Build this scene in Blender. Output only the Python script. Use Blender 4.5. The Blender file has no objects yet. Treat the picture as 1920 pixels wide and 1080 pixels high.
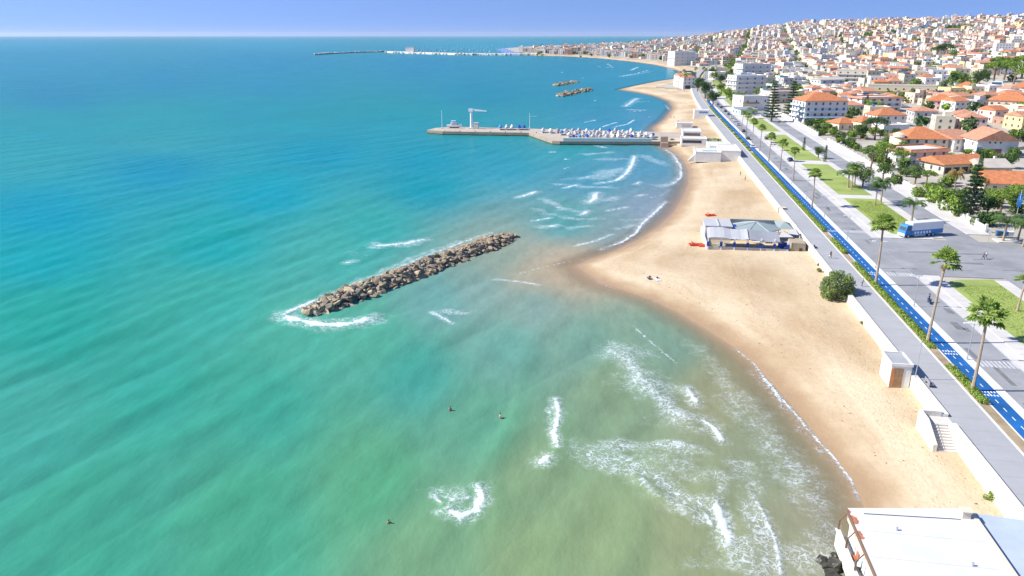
import bpy, bmesh, math, random
import numpy as np
from mathutils import Vector, Matrix, noise as mnoise

random.seed(7)
RNG = np.random.default_rng(11)
scene = bpy.context.scene
col = scene.collection

# ------------------------------------------------------------------ camera
# Metres. The avenue runs along +Y, inland is +X, sea level is z = 0.
CAM_H = 52.0
FPX = 1400.0                      # focal length in pixels of the 1920 wide photograph
PITCH = math.atan((540 - 66) / FPX)
YAW = math.atan2((1205 - 960) / FPX, math.cos(PITCH) + (540 - 66) / FPX * math.sin(PITCH))
cd = bpy.data.cameras.new('camera')
cam = bpy.data.objects.new('camera', cd)
col.objects.link(cam)
cam.location = (0, 0, CAM_H)
cam.rotation_euler = (math.pi / 2 - PITCH, 0, YAW)
cd.sensor_width = 36.0
cd.lens = 36.0 * FPX / 1920.0
cd.clip_start = 0.5
cd.clip_end = 90000
scene.camera = cam

# ------------------------------------------------------------------ sky, sun, exposure
SUN_EL = math.radians(40)
SUN_AZ = math.atan2(-0.163, -0.987)      # horizontal direction towards the sun (x, y)
SKY_STRENGTH = 0.105
world = bpy.data.worlds.new('World')
scene.world = world
world.use_nodes = True
wn = world.node_tree
sky = wn.nodes.new('ShaderNodeTexSky')
sky.sky_type = 'NISHITA'
sky.sun_disc = False
sky.sun_elevation = SUN_EL
sky.sun_rotation = math.pi / 2 - SUN_AZ
sky.altitude = 0
sky.air_density = 1.0
sky.dust_density = 0.0
sky.ozone_density = 3.0
tint = wn.nodes.new('ShaderNodeMix')
tint.data_type = 'RGBA'
tint.blend_type = 'MULTIPLY'
tint.inputs[0].default_value = 1.0
tint.inputs[7].default_value = (0.80, 0.82, 1.0, 1)
# clear dry air: the horizon keeps the blue that the sky has a little higher up
tc = wn.nodes.new('ShaderNodeTexCoord')
mp = wn.nodes.new('ShaderNodeMapping'); mp.inputs['Location'].default_value = (0, 0, 0.34)
nr = wn.nodes.new('ShaderNodeVectorMath'); nr.operation = 'NORMALIZE'
wn.links.new(tc.outputs['Generated'], mp.inputs[0]); wn.links.new(mp.outputs[0], nr.inputs[0]); wn.links.new(nr.outputs[0], sky.inputs[0])
wn.links.new(sky.outputs[0], tint.inputs[6])
bg = wn.nodes['Background']
wn.links.new(tint.outputs[2], bg.inputs[0])
bg.inputs[1].default_value = SKY_STRENGTH
sl = bpy.data.lights.new('sun', 'SUN')
sl.energy = 3.8
sl.angle = math.radians(0.55)
sl.color = (1.0, 0.95, 0.86)
sun = bpy.data.objects.new('sun', sl)
col.objects.link(sun)
sd_ = Vector((math.cos(SUN_AZ) * math.cos(SUN_EL), math.sin(SUN_AZ) * math.cos(SUN_EL), math.sin(SUN_EL)))
sun.rotation_euler = sd_.to_track_quat('Z', 'Y').to_euler()
sun.location = sd_ * 300
vs = scene.view_settings
vs.view_transform = 'Standard'
vs.look = 'None'
vs.exposure = 1.05
vs.gamma = 1.0
vs.use_curve_mapping = False
scene.render.engine = 'CYCLES'
cy = scene.cycles
cy.use_denoising = True
cy.max_bounces = 5
cy.diffuse_bounces = 3
cy.glossy_bounces = 2
cy.transmission_bounces = 2
cy.transparent_max_bounces = 6
cy.volume_bounces = 0
cy.caustics_reflective = False
cy.caustics_refractive = False

# ------------------------------------------------------------------ surveying
_cp, _sp, _cy, _sy = math.cos(PITCH), math.sin(PITCH), math.cos(YAW), math.sin(YAW)
def ray(px, py):
    a, b = (px - 960) / FPX, (540 - py) / FPX
    c = (a, _cp + b * _sp, -_sp + b * _cp)
    return Vector((c[0] * _cy - c[1] * _sy, c[0] * _sy + c[1] * _cy, c[2]))
def at(px, py, z=0.0):
    """the place on the level z that the photograph shows at this point"""
    d = ray(px, py)
    t = (z - CAM_H) / d.z
    return Vector((d.x * t, d.y * t, z))
def seen(x, y, z):
    """photograph coordinates and depth of a place (used only to rank things by size)"""
    cx, cyy = x * _cy + y * _sy, -x * _sy + y * _cy
    zz = z - CAM_H
    dep = cyy * _cp - zz * _sp
    up = cyy * _sp + zz * _cp
    return 960 + FPX * cx / dep, 540 - FPX * up / dep, dep
PZ = 3.4                            # level of the promenade and the avenue
def bend(y):
    """the avenue swings inland far ahead"""
    y = np.asarray(y, float)
    c = 9.2e-5
    a = np.clip(y - 500, 0, 800)
    return c * a ** 2 + np.clip(y - 1300, 0, None) * 2 * c * 800
def bendf(y): return float(bend(y))

# ------------------------------------------------------------------ materials
def lin(c):
    return tuple((v / 255 / 12.92) if v / 255 <= 0.04045 else ((v / 255 + 0.055) / 1.055) ** 2.4 for v in c)
def new_mat(name):
    m = bpy.data.materials.new(name)
    m.use_nodes = True
    return m, m.node_tree.nodes, m.node_tree.links, m.node_tree.nodes['Principled BSDF']
def mat(name, rgb, rough=0.8, var=0.12, scale=0.6, bump=0.0, bscale=6.0, spec=0.3, metal=0.0, coord='Object', detail=4):
    """a base colour broken up by two octaves of noise, with optional relief"""
    m, N, L, P = new_mat(name)
    P.inputs['Roughness'].default_value = rough
    P.inputs['Specular IOR Level'].default_value = spec
    P.inputs['Metallic'].default_value = metal
    tc = N.new('ShaderNodeTexCoord')
    geo = N.new('ShaderNodeNewGeometry')
    src = geo.outputs['Position'] if coord == 'World' else tc.outputs['Object']
    nz = N.new('ShaderNodeTexNoise'); nz.inputs['Scale'].default_value = scale; nz.inputs['Detail'].default_value = detail
    nz.inputs['Roughness'].default_value = 0.65
    L.new(src, nz.inputs['Vector'])
    rp = N.new('ShaderNodeValToRGB')
    e = rp.color_ramp.elements
    e[0].position, e[1].position = 0.28, 0.74
    e[0].color = (*[max(0, c * (1 - var)) for c in rgb], 1)
    e[1].color = (*[min(1, c * (1 + var)) for c in rgb], 1)
    L.new(nz.outputs['Fac'], rp.inputs[0])
    L.new(rp.outputs[0], P.inputs['Base Color'])
    if bump:
        n2 = N.new('ShaderNodeTexNoise'); n2.inputs['Scale'].default_value = bscale; n2.inputs['Detail'].default_value = 3
        L.new(src, n2.inputs['Vector'])
        bp = N.new('ShaderNodeBump'); bp.inputs['Strength'].default_value = bump; bp.inputs['Distance'].default_value = 0.1
        L.new(n2.outputs['Fac'], bp.inputs['Height'])
        L.new(bp.outputs[0], P.inputs['Normal'])
    return m
def tile_mat(name, rgb):
    """terracotta: courses of tiles across the slope, each patch its own tone"""
    m, N, L, P = new_mat(name)
    P.inputs['Roughness'].default_value = 0.85
    P.inputs['Specular IOR Level'].default_value = 0.2
    tc = N.new('ShaderNodeTexCoord')
    wv = N.new('ShaderNodeTexWave'); wv.wave_type = 'BANDS'; wv.bands_direction = 'X'
    wv.inputs['Scale'].default_value = 1.3; wv.inputs['Distortion'].default_value = 0.6
    L.new(tc.outputs['Object'], wv.inputs['Vector'])
    nz = N.new('ShaderNodeTexNoise'); nz.inputs['Scale'].default_value = 0.9; nz.inputs['Detail'].default_value = 5
    L.new(tc.outputs['Object'], nz.inputs['Vector'])
    rp = N.new('ShaderNodeValToRGB')
    e = rp.color_ramp.elements
    e[0].position, e[1].position = 0.3, 0.75
    e[0].color = (*[c * 0.72 for c in rgb], 1)
    e[1].color = (*[min(1, c * 1.18) for c in rgb], 1)
    L.new(nz.outputs['Fac'], rp.inputs[0])
    mx = N.new('ShaderNodeMix'); mx.data_type = 'RGBA'; mx.blend_type = 'MULTIPLY'; mx.inputs[0].default_value = 0.25
    L.new(rp.outputs[0], mx.inputs[6]); L.new(wv.outputs['Color'], mx.inputs[7])
    L.new(mx.outputs[2], P.inputs['Base Color'])
    bp = N.new('ShaderNodeBump'); bp.inputs['Strength'].default_value = 0.5; bp.inputs['Distance'].default_value = 0.08
    L.new(wv.outputs['Fac'], bp.inputs['Height']); L.new(bp.outputs[0], P.inputs['Normal'])
    return m
def leaf_mat(name, rgb, var=0.35, scale=1.2):
    m = mat(name, rgb, 0.6, var, scale, spec=0.25)
    N, L = m.node_tree.nodes, m.node_tree.links
    P = N['Principled BSDF']
    out = [n for n in N if n.type == 'OUTPUT_MATERIAL'][0]
    tr = N.new('ShaderNodeBsdfTranslucent')
    tr.inputs[0].default_value = (min(1, rgb[0] * 2.0), min(1, rgb[1] * 2.0), rgb[2] * 0.9, 1)
    mx = N.new('ShaderNodeMixShader'); mx.inputs[0].default_value = 0.3
    L.new(P.outputs[0], mx.inputs[1]); L.new(tr.outputs[0], mx.inputs[2]); L.new(mx.outputs[0], out.inputs[0])
    return m

M = {}
M['white'] = mat('white_render', (0.70, 0.685, 0.65), 0.8, 0.10, 0.4, detail=7)
M['wall_white'] = mat('white_sea_wall', (0.66, 0.625, 0.55), 0.85, 0.16, 0.35, bump=0.2, coord='World', detail=8)
M['roof_white'] = mat('white_roof_coating', (0.60, 0.61, 0.62), 0.7, 0.10, 0.35, bump=0.25, bscale=1.2, detail=8)
M['roof_blue'] = mat('pale_blue_shade_and_cover', (0.40, 0.465, 0.55), 0.7, 0.10, 0.4, detail=8)  # pale blue paints the side roof's shade; also colours one boat cover
M['cream'] = mat('cream_render', (0.66, 0.59, 0.45), 0.8, 0.08, 0.4)
M['yellow'] = mat('yellow_render', (0.78, 0.62, 0.30), 0.8, 0.08, 0.4)
M['pink'] = mat('pink_render', (0.74, 0.52, 0.44), 0.8, 0.08, 0.4)
M['peach'] = mat('peach_render', (0.78, 0.60, 0.44), 0.8, 0.08, 0.4)
M['grey'] = mat('grey_render', (0.46, 0.45, 0.45), 0.8, 0.10, 0.4)
M['beige'] = mat('beige_render', (0.62, 0.54, 0.43), 0.8, 0.10, 0.4)
M['ochre'] = mat('ochre_render', (0.60, 0.40, 0.20), 0.8, 0.10, 0.4)
M['pale_blue'] = mat('pale_blue_render', (0.55, 0.66, 0.74), 0.8, 0.07, 0.4)
M['pale_green'] = mat('pale_green_render', (0.58, 0.70, 0.62), 0.8, 0.07, 0.4)
M['brick'] = mat('bare_brick', (0.42, 0.26, 0.19), 0.9, 0.2, 0.8)
M['tile'] = tile_mat('terracotta_tiles', (0.62, 0.235, 0.105))
M['tile_pale'] = tile_mat('faded_terracotta_tiles', (0.60, 0.30, 0.19))
M['tile_red'] = tile_mat('red_tiles', (0.50, 0.13, 0.08))
M['slab'] = mat('flat_roof_screed', (0.46, 0.415, 0.36), 0.85, 0.14, 0.25)
M['slab_white'] = mat('whitewashed_flat_roof', (0.60, 0.58, 0.55), 0.8, 0.08, 0.25)
M['slab_grey'] = mat('bitumen_flat_roof', (0.34, 0.35, 0.37), 0.9, 0.14, 0.3)
M['dark'] = mat('dark_opening', (0.055, 0.055, 0.065), 0.5, 0.2, 0.5)
M['glass'] = mat('window_glass', (0.07, 0.09, 0.12), 0.12, 0.1, 0.5, spec=0.7)
M['shutter_red'] = mat('red_shutters', (0.42, 0.10, 0.09), 0.6)
M['shutter_brown'] = mat('brown_shutters', (0.20, 0.12, 0.08), 0.6)
M['shutter_green'] = mat('green_shutters', (0.05, 0.25, 0.20), 0.6)
M['blue'] = mat('blue_paint', (0.012, 0.06, 0.34), 0.55, 0.1, 0.5)
M['sky_blue'] = mat('light_blue_paint', (0.05, 0.24, 0.55), 0.5, 0.1, 0.5)
M['path_blue'] = mat('blue_cycle_path', (0.01, 0.105, 0.315), 0.85, 0.32, 0.25, bump=0.1, bscale=20, coord='World')
M['asphalt'] = mat('worn_asphalt', (0.27, 0.275, 0.285), 0.85, 0.26, 0.11, bump=0.1, bscale=14, coord='World', detail=8)
M['paving'] = mat('promenade_paving', (0.345, 0.35, 0.36), 0.85, 0.10, 0.16, bump=0.1, bscale=9, coord='World', detail=8)
M['pavement'] = mat('pavement_slabs', (0.54, 0.52, 0.49), 0.85, 0.13, 0.20, bump=0.1, bscale=9, coord='World', detail=8)
M['kerb'] = mat('kerb_stone', (0.66, 0.645, 0.60), 0.85, 0.10, 0.5, coord='World')
M['paint'] = mat('road_paint', (0.72, 0.72, 0.71), 0.7, 0.2, 1.0, coord='World')
M['paint_worn'] = mat('worn_road_paint', (0.46, 0.465, 0.48), 0.8, 0.16, 0.7, coord='World')
M['concrete'] = mat('old_concrete', (0.36, 0.30, 0.22), 0.9, 0.2, 0.3, bump=0.2, coord='World')
M['concrete_pale'] = mat('pale_concrete', (0.60, 0.57, 0.52), 0.9, 0.15, 0.3, coord='World')
M['weed'] = mat('weedy_waterline', (0.085, 0.085, 0.05), 0.7, 0.3, 1.0, coord='World')
M['metal'] = mat('galvanised_metal', (0.50, 0.51, 0.53), 0.45, 0.1, 0.5, metal=0.5)
M['metal_white'] = mat('white_enamel', (0.80, 0.80, 0.80), 0.4, 0.05, 0.5)
M['metal_dark'] = mat('dark_metal', (0.06, 0.065, 0.07), 0.5, 0.1, 0.5)
M['rubber'] = mat('tyre_rubber', (0.03, 0.03, 0.03), 0.8)
M['wood'] = mat('weathered_wood', (0.32, 0.20, 0.11), 0.8, 0.25, 1.5)
M['wood_orange'] = mat('varnished_wood', (0.50, 0.22, 0.09), 0.6, 0.25, 1.5)
M['rust'] = mat('rust_stain', (0.42, 0.16, 0.09), 0.9, 0.3, 1.5)
M['red'] = mat('red_plastic', (0.62, 0.07, 0.045), 0.5, 0.1, 0.6)
M['orange'] = mat('orange_canvas', (0.70, 0.25, 0.08), 0.7)
M['green_canvas'] = mat('green_canvas', (0.12, 0.30, 0.20), 0.7)
M['canvas'] = mat('pale_canvas', (0.42, 0.43, 0.45), 0.8, 0.07, 0.5)  # grey carries the shading of the beach bar front; boat covers share it
M['canvas_grey'] = mat('grey_canvas', (0.27, 0.28, 0.31), 0.8, 0.08, 0.5)
M['roof_green'] = mat('grey_green_sheet_roof', (0.25, 0.305, 0.305), 0.6, 0.08, 0.5)
M['trunk'] = mat('palm_trunk', (0.36, 0.28, 0.20), 0.9, 0.25, 2.0, bump=0.3, bscale=8)
M['bark'] = mat('bark', (0.20, 0.14, 0.10), 0.9, 0.25, 2.0)
M['leaf'] = leaf_mat('leaf_mid', (0.10, 0.175, 0.04))
M['leaf_light'] = leaf_mat('leaf_light', (0.27, 0.37, 0.06))
M['leaf_dark'] = leaf_mat('leaf_dark', (0.035, 0.085, 0.03))
M['leaf_olive'] = leaf_mat('leaf_olive', (0.17, 0.215, 0.10))
M['leaf_dry'] = leaf_mat('leaf_dry', (0.33, 0.24, 0.10))
M['frond'] = leaf_mat('palm_frond', (0.25, 0.34, 0.085))
M['frond_dark'] = leaf_mat('palm_frond_dark', (0.12, 0.19, 0.045))
M['frond_grey'] = leaf_mat('feather_frond', (0.10, 0.17, 0.07))
M['pine'] = leaf_mat('pine_needles', (0.075, 0.15, 0.03))
M['pine_dark'] = leaf_mat('dark_conifer', (0.022, 0.06, 0.028))
M['skin'] = mat('skin', (0.50, 0.27, 0.17), 0.6)
M['hair'] = mat('hair', (0.03, 0.022, 0.018), 0.6)
M['cloth_dark'] = mat('dark_cloth', (0.035, 0.04, 0.055), 0.9)
M['cloth_blue'] = mat('blue_cloth', (0.06, 0.10, 0.24), 0.9)
M['cloth_red'] = mat('red_cloth', (0.45, 0.07, 0.06), 0.9)
M['cloth_white'] = mat('white_cloth', (0.75, 0.74, 0.72), 0.9)
M['car_white'] = mat('white_car_paint', (0.78, 0.78, 0.78), 0.25, 0.03, spec=0.6)
M['car_black'] = mat('black_car_paint', (0.02, 0.02, 0.025), 0.2, 0.03, spec=0.6)
M['car_blue'] = mat('blue_car_paint', (0.02, 0.10, 0.22), 0.2, 0.03, spec=0.6)
M['car_silver'] = mat('silver_car_paint', (0.50, 0.51, 0.53), 0.3, 0.03, spec=0.6, metal=0.4)
M['car_red'] = mat('red_car_paint', (0.40, 0.03, 0.03), 0.25, 0.03, spec=0.6)
M['tank'] = mat('blue_water_tank', (0.05, 0.16, 0.36), 0.5)
M['solar'] = mat('solar_panel', (0.02, 0.035, 0.09), 0.15, 0.1, spec=0.7)

# ------------------------------------------------------------------ mesh building
class MB:
    def __init__(s): s.v, s.f, s.m = [], [], []
    def add(s, vs, fs, mi=0):
        o = len(s.v)
        s.v.extend([tuple(p) for p in vs])
        for f in fs:
            s.f.append([o + i for i in f]); s.m.append(mi)
        return s
    def box(s, x0, x1, y0, y1, z0, z1, mi=0):
        return s.add([(x0,y0,z0),(x1,y0,z0),(x1,y1,z0),(x0,y1,z0),(x0,y0,z1),(x1,y0,z1),(x1,y1,z1),(x0,y1,z1)],
              [(3,2,1,0),(4,5,6,7),(0,1,5,4),(1,2,6,5),(2,3,7,6),(3,0,4,7)], mi)
    def prism(s, pts, z0, z1, mi=0, top=None):
        """upright prism over a counter-clockwise outline"""
        n = len(pts)
        vs = [(p[0], p[1], z0) for p in pts] + [(p[0], p[1], z1) for p in pts]
        s.add(vs, [tuple(range(n, 2*n))], mi if top is None else top)
        s.add(vs, [(i, (i+1) % n, n+(i+1) % n, n+i) for i in range(n)] + [tuple(range(n-1, -1, -1))], mi)
        return s
    def extrude(s, prof, x0, x1, mi=0, axis='x'):
        """profile in (y, z) pushed along x (or profile in (x, z) pushed along y)"""
        n = len(prof)
        if axis == 'x':
            vs = [(x0, p[0], p[1]) for p in prof] + [(x1, p[0], p[1]) for p in prof]
        else:
            vs = [(p[0], x0, p[1]) for p in prof] + [(p[0], x1, p[1]) for p in prof]
        s.add(vs, [(i, (i+1) % n, n+(i+1) % n, n+i) for i in range(n)] + [tuple(range(n-1, -1, -1)), tuple(range(n, 2*n))], mi)
        return s
    def cyl(s, p0, p1, r0, r1=None, n=8, mi=0, caps=True):
        r1 = r0 if r1 is None else r1
        p0, p1 = Vector(p0), Vector(p1)
        d = (p1 - p0).normalized()
        a = d.orthogonal().normalized(); b = d.cross(a)
        vs = [p0 + (a*math.cos(2*math.pi*i/n) + b*math.sin(2*math.pi*i/n))*r0 for i in range(n)]
        vs += [p1 + (a*math.cos(2*math.pi*i/n) + b*math.sin(2*math.pi*i/n))*r1 for i in range(n)]
        fs = [(i, (i+1) % n, n+(i+1) % n, n+i) for i in range(n)]
        if caps: fs += [tuple(range(n-1, -1, -1)), tuple(range(n, 2*n))]
        return s.add(vs, fs, mi)
    def tube(s, pts, radii, n=7, mi=0):
        for i in range(len(pts)-1):
            s.cyl(pts[i], pts[i+1], radii[i], radii[i+1], n, mi, caps=(i in (0, len(pts)-2)))
        return s
    def hip(s, x0, x1, y0, y1, z, h, mi=0, t=0.18):
        w, d = x1-x0, y1-y0
        k = min(w, d)/2
        if w >= d: r = [(x0+k, (y0+y1)/2), (x1-k+0.01, (y0+y1)/2)]
        else: r = [((x0+x1)/2, y0+k), ((x0+x1)/2, y1-k+0.01)]
        vs = [(x0,y0,z),(x1,y0,z),(x1,y1,z),(x0,y1,z),(x0,y0,z+t),(x1,y0,z+t),(x1,y1,z+t),(x0,y1,z+t),(r[0][0],r[0][1],z+t+h),(r[1][0],r[1][1],z+t+h)]
        fs = [(3,2,1,0),(0,1,5,4),(1,2,6,5),(2,3,7,6),(3,0,4,7)]
        fs += [(4,5,9,8),(5,6,9),(6,7,8,9),(7,4,8)] if w >= d else [(4,5,8),(5,6,9,8),(6,7,9),(7,4,8,9)]
        return s.add(vs, fs, mi)
    def gable(s, x0, x1, y0, y1, z, h, mi=0, axis='x', t=0.18):
        if axis == 'x':
            ym = (y0+y1)/2
            return s.extrude([(y0,z),(y1,z),(y1,z+t),(ym,z+t+h),(y0,z+t)], x0, x1, mi)
        xm = (x0+x1)/2
        return s.extrude([(x0,z),(x1,z),(x1,z+t),(xm,z+t+h),(x0,z+t)][::-1], y0, y1, mi, axis='y')
    def blob(s, c, r, mi=0, seed=0, rough=0.25, sub=2, sq=1.0):
        bm = bmesh.new()
        bmesh.ops.create_icosphere(bm, subdivisions=sub, radius=1)
        rx, ry, rz = (r, r, r) if not hasattr(r, '__len__') else r
        off = Vector((seed*3.1, seed*1.7, seed*0.9))
        bm.verts.ensure_lookup_table()
        vs = []
        for v in bm.verts:
            k = 1 + rough*mnoise.noise(v.co*1.4 + off)
            if sq != 1.0:
                k *= 1/ max(abs(v.co.x), abs(v.co.y), abs(v.co.z))**sq
            vs.append((c[0]+v.co.x*rx*k, c[1]+v.co.y*ry*k, c[2]+v.co.z*rz*k))
        fs = [[v.index for v in f.verts] for f in bm.faces]
        bm.free()
        return s.add(vs, fs, mi)
    def leaves(s, c, r, n, size, mis=(0,), shell=0.55, flat=0.0, rng=random, low=-1.0):
        """leaf-sized faces spread through an ellipsoid, thicker towards its outside"""
        rx, ry, rz = (r, r, r) if not hasattr(r, '__len__') else r
        for _ in range(n):
            while True:
                d = Vector((rng.uniform(-1,1), rng.uniform(-1,1), rng.uniform(low,1)))
                if 0.05 < d.length < 1: break
            d = d.normalized() * (shell + (1-shell)*rng.random())**0.8
            p = Vector((c[0]+d.x*rx, c[1]+d.y*ry, c[2]+d.z*rz))
            nrm = (d + Vector((rng.uniform(-.8,.8), rng.uniform(-.8,.8), rng.uniform(-.4,.9)))).normalized()
            a = nrm.orthogonal().normalized(); b = nrm.cross(a)
            t = rng.random()*6.28
            a, b = a*math.cos(t)+b*math.sin(t), b*math.cos(t)-a*math.sin(t)
            k = size*rng.uniform(0.6, 1.35)
            s.add([p-a*k, p+b*k*0.6, p+a*k, p-b*k*0.6], [(0,1,2,3)], rng.choice(mis))
        return s
    def mesh(s, name, mats, smooth=False):
        me = bpy.data.meshes.new(name)
        me.from_pydata(s.v, [], s.f)
        for m_ in mats: me.materials.append(M[m_] if isinstance(m_, str) else m_)
        if len(mats) > 1: me.polygons.foreach_set('material_index', s.m)
        if smooth: me.polygons.foreach_set('use_smooth', [True]*len(me.polygons))
        me.update()
        return me
    def build(s, name, mats, parent=None, loc=None, rz=0.0, smooth=False):
        if isinstance(mats, (str, bpy.types.Material)): mats = [mats]
        return place(name, s.mesh(name, mats, smooth), parent, loc, rz)
def place(name, me, parent=None, loc=None, rz=0.0, scale=None):
    o = bpy.data.objects.new(name, me)
    col.objects.link(o)
    if parent: o.parent = parent
    if loc is not None: o.location = loc
    if rz: o.rotation_euler = (0, 0, rz)
    if scale is not None: o.scale = scale if hasattr(scale, '__len__') else (scale,)*3
    return o
def tag(o, label=None, cat=None, group=None, kind=None):
    if label: o['label'] = label
    if cat: o['category'] = cat
    if group: o['group'] = group
    if kind: o['kind'] = kind
    return o
def thing(name, loc, label, cat, group=None, rz=0.0, scale=None):
    e = place(name, None, None, loc, rz, scale)
    e.empty_display_size = 0.5
    return tag(e, label, cat, group)
def copy_thing(src, loc, rz, label, scale=None, group=None):
    """a copy of a thing with copies of its parts and their sub-parts"""
    def rec(o, par):
        c = o.copy(); col.objects.link(c); c.parent = par
        for ch in KIDS.get(o.name, ()): rec(ch, c)
        return c
    KIDS = {}
    def walk(o):
        KIDS[o.name] = list(o.children)
        for ch in o.children: walk(ch)
    walk(src)
    r = rec(src, None)
    r.location = loc; r.rotation_euler = (0, 0, rz)
    if scale is not None: r.scale = scale if hasattr(scale, '__len__') else (scale,)*3
    r['label'] = label
    if group: r['group'] = group
    return r
ORD = ['first','second','third','fourth','fifth','sixth','seventh','eighth','ninth','tenth','eleventh','twelfth','thirteenth','fourteenth','fifteenth','sixteenth','seventeenth','eighteenth','nineteenth','twentieth','twenty-first','twenty-second','twenty-third','twenty-fourth','twenty-fifth','twenty-sixth','twenty-seventh','twenty-eighth','twenty-ninth','thirtieth','thirty-first','thirty-second','thirty-third','thirty-fourth','thirty-fifth','thirty-sixth','thirty-seventh','thirty-eighth','thirty-ninth','fortieth']

# ------------------------------------------------------------------ coast and relief
COAST = [at(*p) for p in [(930,92),(945,99),(1000,104),(1060,105.5),(1120,109),(1180,115),(1225,121),(1262,129),(1283,138),(1270,147),(1235,152),(1195,160),(1160,168),
 (1195,173),(1228,180),(1255,190),(1262,203),(1248,222),(1225,240),(1232,262),(1240,270),(1262,284),(1282,300),(1291,320),(1291,345),(1280,372),(1262,400),(1235,425),(1200,448),
 (1155,470),(1105,487),(1082,498),(1098,511),(1128,531),(1180,547),(1225,562),(1275,587),(1325,617),(1375,650),(1415,682),(1445,715),(1475,748),(1505,783),(1535,822),(1565,857),
 (1598,900),(1616,940),(1640,1000),(1690,1080)]]
COAST = np.array([(p.x, p.y) for p in COAST] + [(44, 30), (46, -60)])
LAND = np.vstack([[(-500, 4300)], [(-560, 3450)], COAST, [(4000, -60), (4000, 4300)]])
def shore_dist(x, y):
    """signed distance to the waterline, positive on land"""
    x, y = np.asarray(x, float).ravel(), np.asarray(y, float).ravel()
    d = np.full(x.shape, 1e9)
    C = np.vstack([LAND[:2], COAST])
    for (ax, ay), (bx, by) in zip(C[:-1], C[1:]):
        dx, dy = bx-ax, by-ay
        t = np.clip(((x-ax)*dx + (y-ay)*dy) / (dx*dx+dy*dy), 0, 1)
        d = np.minimum(d, (x-ax-t*dx)**2 + (y-ay-t*dy)**2)
    inside = np.zeros(x.shape, bool)
    n = len(LAND)
    for i in range(n):
        ax, ay = LAND[i]; bx, by = LAND[(i+1) % n]
        c = (ay > y) != (by > y)
        with np.errstate(divide='ignore', invalid='ignore'):
            xi = (bx-ax)*(y-ay)/(by-ay if by != ay else 1e-9) + ax
        inside ^= c & (x < xi)
    return np.where(inside, 1, -1)*np.sqrt(d)
def sstep(a, b, v):
    t = np.clip((v-a)/(b-a), 0, 1)
    return t*t*(3-2*t)
def vnoise(x, y, s, seed=0):
    return np.array([mnoise.noise((a*s+seed*7.3, b*s-seed*3.1, seed*1.9)) for a, b in zip(np.ravel(x), np.ravel(y))])
def relief(x, y, sd=None):
    """level of the town's ground"""
    x, y = np.asarray(x, float).ravel(), np.asarray(y, float).ravel()
    if sd is None: sd = shore_dist(x, y)
    t = x/np.maximum(y, 1)
    g = 0.10 + 0.90*sstep(-0.20, 0.24, t)
    s1 = np.clip(sd-150, 0, 850)
    z = 3.2 + 0.105*g*(s1 - 60*(1-np.exp(-s1/60))) 
    return z
def ground(px, py):
    """the place on the relief that the photograph shows at this point"""
    d = ray(px, py)
    ts = np.linspace(60, 3500, 2300)
    hx, hy, hz = d.x*ts, d.y*ts, CAM_H + d.z*ts
    z = relief(hx, hy)
    i = int(np.argmax(hz <= z)) if (hz <= z).any() else len(ts)-1
    return Vector((hx[i], hy[i], z[i]))

# ================================================================== SETTING
def raw_mesh(name, V, F, mats, smooth=True):
    me = bpy.data.meshes.new(name)
    V = np.asarray(V, np.float32); F = np.asarray(F, np.int32)
    me.vertices.add(len(V)); me.vertices.foreach_set('co', V.ravel())
    me.loops.add(F.size); me.loops.foreach_set('vertex_index', F.ravel())
    me.polygons.add(len(F))
    me.polygons.foreach_set('loop_start', np.arange(0, F.size, F.shape[1], dtype=np.int32))
    me.polygons.foreach_set('loop_total', np.full(len(F), F.shape[1], np.int32))
    me.update(calc_edges=True)
    if smooth: me.polygons.foreach_set('use_smooth', np.ones(len(F), bool))
    for m_ in mats: me.materials.append(M[m_])
    return me
def fan_grid(angles, radii):
    """a sheet of rings whose cells grow with the distance"""
    A, R = np.meshgrid(angles, radii)
    X, Y = (np.sin(A)*R).ravel(), (np.cos(A)*R).ravel()
    nc, nr = len(angles), len(radii)
    i = np.arange(nr*nc).reshape(nr, nc)
    F = np.stack([i[:-1,:-1], i[:-1,1:], i[1:,1:], i[1:,:-1]], -1).reshape(-1, 4)
    return X, Y, F
def prune(V, F, keep, attrs):
    k = keep[F].any(1)
    F = F[k]
    used = np.unique(F)
    re = np.full(len(V), -1, np.int64); re[used] = np.arange(len(used))
    return V[used], re[F], {n: a[used] for n, a in attrs.items()}
def add_attr(me, name, arr):
    if arr.ndim == 1:
        a = me.attributes.new(name, 'FLOAT', 'POINT'); a.data.foreach_set('value', arr.astype(np.float32))
    else:
        a = me.attributes.new(name, 'FLOAT_COLOR', 'POINT')
        a.data.foreach_set('color', np.hstack([arr, np.ones((len(arr), 1))]).astype(np.float32).ravel())
def vseen(X, Y, Z=0.0):
    cx, cyy = X*_cy + Y*_sy, -X*_sy + Y*_cy
    zz = Z - CAM_H
    dep = np.maximum(cyy*_cp - zz*_sp, 1.0)
    return 960 + FPX*cx/dep, 540 - FPX*(cyy*_sp + zz*_cp)/dep

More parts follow.
